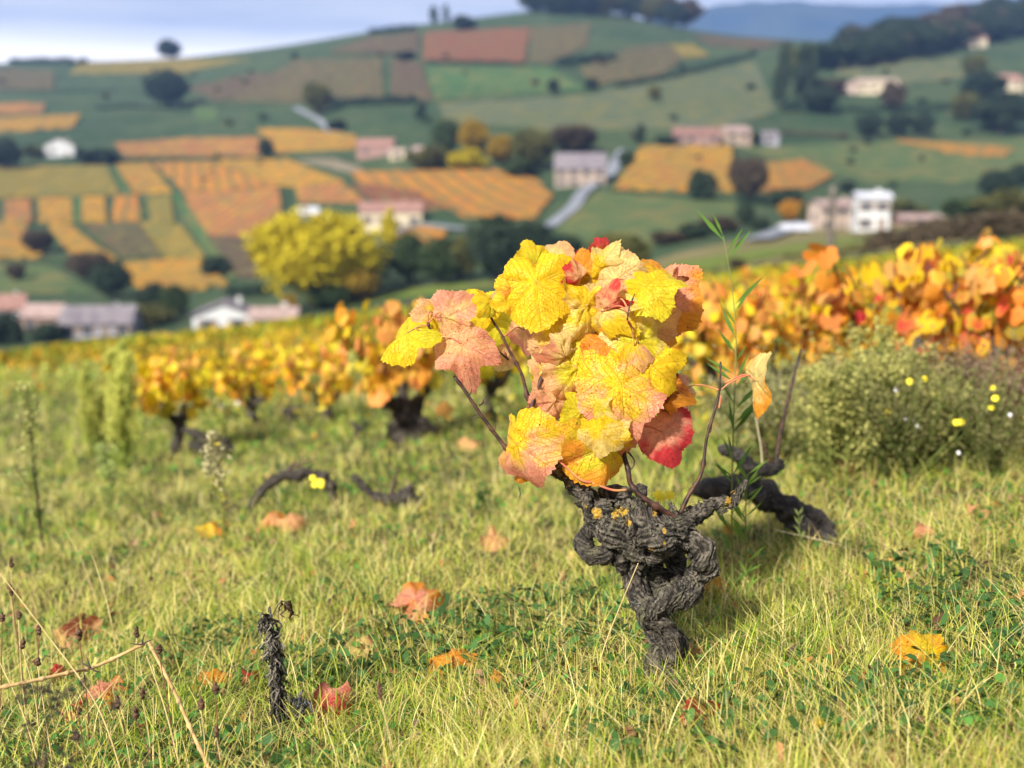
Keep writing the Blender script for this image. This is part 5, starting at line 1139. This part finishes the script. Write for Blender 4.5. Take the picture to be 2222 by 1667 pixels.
# dead mullein
dm = dep(614, 1600); b = hit(614, 1600); t = thing('dead_mullein', b, 'withered black mullein stalk with ragged hanging leaves at the lower left', 'dead plant')
st = [P(x, y, dm) for x, y in [(614,1600),(606,1540),(600,1470),(592,1400),(578,1335)]]; S_ = spline(st, 80); part('stem', *tube(S_, [.0036,.0045,.005,.0035], 10, 40, .3, 3, .1, 5, .2), M_TREEBARK, t)
def rag(S_, n, wid, par, lo, hi, nm, seed, L0=.03, col=((.018,.015,.012), (.30,.27,.21))):
    r = np.random.default_rng(seed); mb = MB(); C_ = []
    for i in range(n):
        f = r.uniform(lo, hi); p = S_[int(f*79)]; a = r.uniform(0, 6.28); o_ = np.array([math.cos(a), math.sin(a), 0]); L_ = L0*r.uniform(.4, 1.2); ww = wid*(.5+.9*(f-lo)/(hi-lo))
        pts = [p, p+o_*ww*.6+np.array([0, 0, .003]), p+o_*ww+np.array([0, 0, -L_*.4]), p+o_*ww*r.uniform(.6, 1.2)+np.array([r.normal(0, .003), 0, -L_])]
        V, F = tube(pts, [.0006, .0020, .0016, .0003], 4, 9); V = V+r.normal(0, .0004, V.shape); q = r.uniform(0, 1)**1.5*(.4+.6*f); V = V+np.cumsum(r.normal(0, .0026, (9, 3)), 0).repeat(4, 0); mb.add(V, F); C_.append(np.tile([*(np.array(col[0])*(1-q)+np.array(col[1])*q), 1], (len(V), 1)))
    V, F = mb.get(); part(nm, V, F, M_FOL, par, attrs={'col': np.concatenate(C_)})
rag(S_, 300, .0058, t, .16, 1.0, 'withered_leaves', 4, .022)
B2 = spline([P(x, y, dm) for x, y in [(586,1350),(598,1322),(612,1305),(622,1312),(630,1330)]], 80); part('side_branch', *tube(B2, [.0012, .001], 6, 30), M_TREEBARK, t); rag(B2, 12, .002, t, .6, 1, 'withered_flower', 5, .012, ((.04,.02,.012), (.12,.07,.04)))
B3 = spline([P(x, y, dm) for x, y in [(612,1590),(625,1555),(640,1528),(652,1522),(658,1535)]], 80); part('side_branch', *tube(B3, [.0016, .001], 6, 30), M_TREEBARK, t); rag(B3, 24, .005, t, .5, 1, 'withered_flower', 6, .018, ((.03,.03,.03), (.14,.14,.15)))
# yellow meadow flowers
for i, (px, py, lab) in enumerate([(690,1045,'cluster of yellow flowers under the arched wood'),(1440,1075,'small yellow flowers behind the head of the vine')]):
    d = dep(px, py+60) if i == 0 else DV+.35; b = P(px, py, d); b[2] = float(hgt(b[0], b[1])); t = thing('yellow_flowers', b, lab, 'flower'); p0 = P(px, py, d)
    for q in range(7 if i == 0 else 3):
        e = p0+np.array([random.uniform(-.03, .03), random.uniform(-.03, .02), random.uniform(-.012, .012)]); part('stem', *tube([b+np.array([random.uniform(-.01, .01), 0, 0]), (b+e)/2, e], .0009, 5, 8), SM['g'], t)
        V, F = disc(.012); V = V @ np.array(Matrix.Rotation(R_(50), 3, 'X')).T; part('flower', V+e, F, M_YF, t)
# white flower heads among the left vines
for px, py in [(437,872),(480,884),(516,876),(542,900)]:
    b = hit(px, 960); d = b[1]/ray(px, 960)[1]; e = P(px, py, d); t = thing('white_flower', b, 'round white flower head above the stump on the left', 'flower', 'white flower heads in front of the left vines')
    part('stem', *tube([b, (b+e)/2+np.array([.01, 0, 0]), e], .0012, 5, 8), SM['g'], t)
    V, F = disc(.013, 8, .9); V = V @ np.array(Matrix.Rotation(R_(70), 3, 'X')).T; part('flower_head', V+e, F, M_WF, t)
# dark blurred seed heads close to the lens
t = thing('dark_weed', P(60, 1690, 1.25), 'out of focus dark seed head plant in the bottom left corner', 'weed')
mb = MB(); r = np.random.default_rng(3); cc = []
for i in range(26):
    c0 = P(r.uniform(-40, 170), r.uniform(1500, 1680), 1.2)+r.normal(0, .02, 3)
    for q in range(26):
        dv = r.normal(0, 1, 3); dv /= np.linalg.norm(dv); e = c0+dv*r.uniform(.004, .010); mb.add([c0+dv*.002, e+np.cross(dv, [0, 0, 1])*.0025, e-np.cross(dv, [0, 0, 1])*.0025], [(0, 1, 2)]); cc.append(np.tile([*(np.array([.035, .028, .024])*r.uniform(.6, 1.6)), 1], (3, 1)))
    V, F = mb.get(); part('seed_head', V, F, M_FOL, t, smooth=False, attrs={'col': np.concatenate(cc)}); mb = MB(); cc = []
for i in range(6):
    e = P(r.uniform(-20, 150), r.uniform(1520, 1660), 1.2); part('stem', *tube([P(60+i*8, 1760, 1.25), (e+P(60+i*8, 1760, 1.25))/2, e], .0012, 5, 10), SM['d'], t)

# ================================================================== GRASS
def blades(n, seed, ymin, ymax, palf, lf, wf, pw_=1.6, lean=.6, tlim=(-.66, .66), dens=None, segs=4, pts=None, flat=0.):
    r = np.random.default_rng(seed)
    if pts is None:
        e = 1-pw_; u = r.random(n); y = (ymin**e+(ymax**e-ymin**e)*u)**(1/e); x = y*r.uniform(*tlim, n)
        if dens is not None: k_ = r.random(n) < dens(x, y); x, y = x[k_], y[k_]
    else: x, y = pts
    n = len(x); cell = np.floor(x*28)+1000*np.floor(y*28); ca = (np.sin(cell*12.9898)*43758.5453) % 1.0*6.283
    z = PC+PB*y+PA*x; far = np.maximum(1, y/2.); 
    a = ca+r.normal(0, .9, n); L_ = lf(x, y, r)*(1+.0*far); w_ = wf(r, n)*far**.85; ln = np.abs(r.normal(0, lean, n))*L_+flat*L_
    t = np.linspace(0, 1, segs+1); cx = np.cos(a); cy = np.sin(a); bx = r.uniform(0, 6.28, n)
    droop = r.uniform(.0, .8, n)
    V = np.zeros((n, segs*2+1, 3), np.float32)
    for i, tt in enumerate(t):
        h = L_*(tt-droop*tt**2.4*.9)*np.sqrt(np.maximum(.15, 1-(ln/L_)**2*.35)); o_ = ln*tt**1.7
        px, py, pz = x+cx*o_, y+cy*o_, z+h-.004
        if i < segs:
            ww = w_*(1-tt**2*.8)*.5; tw = bx+tt*1.2
            V[:, 2*i] = np.c_[px-np.cos(tw)*ww, py-np.sin(tw)*ww*.4, pz]; V[:, 2*i+1] = np.c_[px+np.cos(tw)*ww, py+np.sin(tw)*ww*.4, pz]
        else: V[:, 2*i] = np.c_[px, py, pz]
    m = segs*2+1; base = np.arange(n)[:, None]*m; F = []
    for i in range(segs-1): F.append(np.stack([base[:, 0]+2*i, base[:, 0]+2*i+1, base[:, 0]+2*i+3, base[:, 0]+2*i+2], 1))
    s_ = 2*(segs-1); F.append(np.stack([base[:, 0]+s_, base[:, 0]+s_+1, base[:, 0]+s_+2, base[:, 0]+s_+2], 1))
    Fq = np.concatenate(F[:-1]); Ft = F[-1][:, :3]
    col = palf(x, y, r, n); cv = np.repeat(col[:, None, :], m, 1)
    return V.reshape(-1, 3), Fq, Ft, np.c_[cv.reshape(-1, 3), np.ones(n*m)]
def grassobj(name, parts, label, cat, mat=M_GRASS):
    Vs, Cs, Q, T3 = [], [], [], []; off = 0
    for V, Fq, Ft, c in parts: Vs.append(V); Cs.append(c); Q.append(Fq+off); T3.append(Ft+off); off += len(V)
    V = np.concatenate(Vs); c = np.concatenate(Cs); Q = np.concatenate(Q); T3 = np.concatenate(T3)
    o_ = np.array([0, 3., 0]); o_[2] = PC+PB*3; V = V-o_
    me = bpy.data.meshes.new(name); me.vertices.add(len(V)); me.vertices.foreach_set('co', V.astype(np.float32).ravel())
    me.loops.add(len(Q)*4+len(T3)*3); me.loops.foreach_set('vertex_index', np.r_[Q.ravel(), T3.ravel()].astype(np.int32))
    me.polygons.add(len(Q)+len(T3)); me.polygons.foreach_set('loop_start', np.r_[np.arange(len(Q))*4, len(Q)*4+np.arange(len(T3))*3].astype(np.int32))
    me.update(calc_edges=True); a = me.attributes.new('col', 'FLOAT_COLOR', 'POINT'); a.data.foreach_set('color', c.astype(np.float32).ravel())
    me.materials.append(mat); o = bpy.data.objects.new(name, me); o.location = tuple(o_); C.objects.link(o); return tag(o, label, cat, kind='stuff')
def patch(x, y): return fbm(x*1.6+40, y*1.1+40, 50, 3)
def pal_green(x, y, r, n):
    p = np.array([(.09,.17,.014), (.18,.29,.02), (.28,.37,.03), (.03,.065,.010), (.40,.43,.045), (.05,.12,.018)]); k_ = np.clip(((vn(x*17, y*17, 41)*.65+r.uniform(0, .35, n))*1.5-.25)*6, 0, 5).astype(int); return p[np.array([3, 5, 0, 1, 2, 4])[k_]]*r.uniform(.75, 1.25, n)[:, None]
def pal_dry(x, y, r, n):
    p = np.array([(.66,.54,.18), (.56,.49,.12), (.76,.66,.29), (.42,.44,.07), (.42,.28,.12), (.52,.54,.10)]); return p[r.choice(6, n, p=[.24,.2,.16,.16,.08,.16])]*r.uniform(.7, 1.15, n)[:, None]
def thin(x, y): return np.clip((fbm(x*5+9, y*5+3, 27, 2)-.36)*5, .12, 1)*(1-.35*np.exp(-((x/y+.4)/.2)**2-((y-1.4)/.35)**2))
def dmix(x, y):      # share of straw
    f = np.clip((patch(x, y)-.40)*4.0, 0, 1); px = x/y
    f = f*.75+.38+.2*np.clip((px+.05)*2, -.6, 1)-.25*np.exp(-((px+.25)/.25)**2-((y-1.55)/.35)**2)
    f += .2*np.exp(-((y-2.6)/1.)**2)-.42*np.clip((2.0-y)/.6, 0, 1)*(1.15-np.clip(px+.25, 0, .6)); return np.clip(f, .10, .95)
lf = lambda x, y, r: (.010+.098*fbm(x*4.2+5, y*4.2+5, 55)**2.0)*r.uniform(.5, 1.6, len(x))*(1+1.6*np.clip((y-4.3)/2.5, 0, 1))
wf = lambda r, n: r.uniform(.0014, .0032, n)
Gg = blades(230000, 1, 1.0, 18, pal_green, lf, wf, dens=lambda x, y: (1-dmix(x, y)*.85)*thin(x, y), lean=.95)
grassobj('grass', [Gg], 'short green meadow grass around the old vine', 'grass')
Gd = blades(240000, 2, 1.0, 18, pal_dry, lambda x, y, r: lf(x, y, r)*1.1, lambda r, n: r.uniform(.0013, .0027, n), dens=lambda x, y: dmix(x, y)*thin(x+3, y), lean=1.5)
grassobj('dry_grass', [Gd], 'yellow straw coloured grass mixed through the meadow', 'grass')
Gl = blades(26000, 3, 1.0, 7, lambda x, y, r, n: pal_dry(x, y, r, n)*1.1, lambda x, y, r: r.uniform(.05, .13, len(x)), lambda r, n: r.uniform(.0012, .0022, n), lean=1.2, segs=6)
Gt = blades(16000, 4, 1.0, 7, pal_green, lambda x, y, r: r.uniform(.05, .10, len(x)), lambda r, n: r.uniform(.0012, .0024, n), lean=.6, segs=6)
rr_ = np.random.default_rng(8)
cl = [(vb[0]-.03, vb[1]-.06, .06, 150), (vb[0]+.24, vb[1]-.22, .09, 650), (vb[0]-.25, vb[1]-.2, .12, 400), (vb[0]+.1, vb[1]-.28, .1, 300), (dd1*.22, dd1*.98, .06, 300)]
cx = np.concatenate([rr_.normal(a, c, k_) for a, b, c, k_ in cl]); cy = np.concatenate([rr_.normal(b, c*.5, k_) for a, b, c, k_ in cl])
Gc = blades(0, 9, 1, 2, lambda x, y, r, n: np.where((r.random(n) < .5)[:, None], pal_dry(x, y, r, n), pal_green(x, y, r, n)*1.2), lambda x, y, r: r.uniform(.04, .09, len(x)), lambda r, n: r.uniform(.0014, .0028, n), lean=.5, segs=6, pts=(cx, cy))
Gs = blades(15000, 31, 1.0, 2.7, lambda x, y, r, n: pal_dry(x, y, r, n)*np.array([.85, .80, .8]), lambda x, y, r: r.uniform(.04, .11, len(x)), lambda r, n: r.uniform(.0015, .0028, n), lean=2.0, segs=6, dens=lambda x, y: np.clip((vn(x*7, y*7, 19)-.3)*2.5, 0, 1))
grassobj('tall_grass', [Gl, Gt, Gc, Gs], 'taller arching grass blades rising above the turf', 'grass')
# clover and small broad leaves
r = np.random.default_rng(21); n = 9000; y = (1.25**-.8+(6**-.8-1.25**-.8)*r.random(n))**(1/-.8); x = y*r.uniform(-.62, .62, n); k_ = (vn(x*3+11, y*3+7, 57) > .55) | (r.random(n) < .1); x, y = x[k_], y[k_]; n = len(x)
z = PC+PB*y+PA*x+r.uniform(.008, .035, n); th = np.linspace(0, 2*math.pi, 7)[:-1]; s = r.uniform(.003, .008, n)*np.maximum(1, y/2); tl = r.uniform(-.6, .6, (n, 2))
V = np.stack([np.c_[x+np.cos(a)*s, y+np.sin(a)*s, z+np.cos(a)*s*tl[:, 0]+np.sin(a)*s*tl[:, 1]] for a in th], 1).reshape(-1, 3); F = np.arange(6*n).reshape(-1, 6)
col = np.array([.05, .13, .02])*r.uniform(.7, 2.0, n)[:, None]; tag(single('clover', V, F, M_GRASS, (0, 2, PC+PB*2), smooth=False, attrs={'col': np.c_[np.repeat(col, 6, 0), np.ones(6*n)]}), 'small round green clover leaves low in the grass', 'clover', kind='stuff')

r = np.random.default_rng(22); n = 5200; x = r.uniform(-.75, .95, n); y = r.uniform(1.05, 2.1, n); k_ = (vn(x*4.5+2, y*4.5+1, 58) > .56-.12*(x < .1)); x, y = x[k_], y[k_]; n = len(x)
z = PC+PB*y+PA*x+r.uniform(.012, .045, n); s = r.uniform(.006, .013, n); a = r.uniform(0, 6.28, n); tl = r.uniform(-.9, .9, (n, 2)); ca_, sa_ = np.cos(a), np.sin(a)
q = [(-1, 0, 0), (-.3, .5, .25), (.5, .45, .3), (1, 0, 0), (.5, -.45, .3), (-.3, -.5, .25)]
V = np.stack([np.c_[x+(u*ca_-v*sa_)*s, y+(u*sa_+v*ca_)*s, z+(u*tl[:, 0]+v*tl[:, 1]+h)*s] for u, v, h in q], 1).reshape(-1, 3); F = np.arange(6*n).reshape(-1, 6)
col = np.array([.035, .085, .018])*r.uniform(.6, 2.2, n)[:, None]; tag(single('leafy_weeds', V, F, M_GRASS, (0, 2, PC+PB*2), smooth=False, attrs={'col': np.c_[np.repeat(col, 6, 0), np.ones(6*n)]}), 'dark green leafy weeds low between the grass at the bottom', 'weeds', kind='stuff')

r = np.random.default_rng(23); n = 2600; y = 1.05+3.2*r.random(n)**1.5; x = y*r.uniform(-.62, .62, n); k_ = vn(x*3+6, y*3+6, 46) > .42; x, y = x[k_], y[k_]; n = len(x)
z = PC+PB*y+PA*x+r.uniform(.004, .028, n); s = r.uniform(.004, .012, n); a = r.uniform(0, 6.28, n); tl = r.uniform(-1.1, 1.1, (n, 2)); ca_, sa_ = np.cos(a), np.sin(a)
q = [(-1, 0, 0), (-.4, .6, .3), (.1, .3, .1), (.6, .5, .4), (1, -.1, 0), (.3, -.5, .3), (-.3, -.4, .3)]
V = np.stack([np.c_[x+(u*ca_-v*sa_)*s, y+(u*sa_+v*ca_)*s, z+(u*tl[:, 0]+v*tl[:, 1]+h)*s] for u, v, h in q], 1).reshape(-1, 3); F = np.arange(7*n).reshape(-1, 7)
pal = np.array([(.20,.09,.04), (.12,.06,.03), (.34,.20,.10), (.45,.18,.06), (.06,.035,.02)]); col = pal[r.integers(0, 5, n)]*r.uniform(.7, 1.2, n)[:, None]
tag(single('leaf_litter', V, F, M_GRASS, (0, 2, PC+PB*2), smooth=False, attrs={'col': np.c_[np.repeat(col, 7, 0), np.ones(7*n)]}), 'brown crumbs of dead leaves scattered low in the grass', 'litter', kind='stuff')

# ================================================================== HAZE
deps = [Vector(c) for o_ in bpy.data.objects if o_.type == 'MESH' and o_.name.split('.')[0] in ('ground', 'mountains') for c in o_.bound_box for c in [o_.location+Vector(c)]]
zb = min(c.z for c in deps)-1; zt = max(c.z for c in deps)+15
mb = MB(); mb.box((0, 1960, (zt+zb)/2), (8600, 4080, zt-zb)); V, F = mb.get(); print('haze', zb, zt)
m, n = newmat('air'); pvv = n.nodes.new('ShaderNodeVolumePrincipled'); pvv.inputs['Density'].default_value = .00014; pvv.inputs['Color'].default_value = (.28, .48, 1.0, 1)
out = n.nodes.new('ShaderNodeOutputMaterial'); n.links.new(pvv.outputs[0], out.inputs['Volume'])
hz = single('haze', V, F, m, (0, 1960, (zt+zb)/2), smooth=False); tag(hz, 'thin bluish haze in the air over the valley', 'haze', kind='stuff')
print('script done')
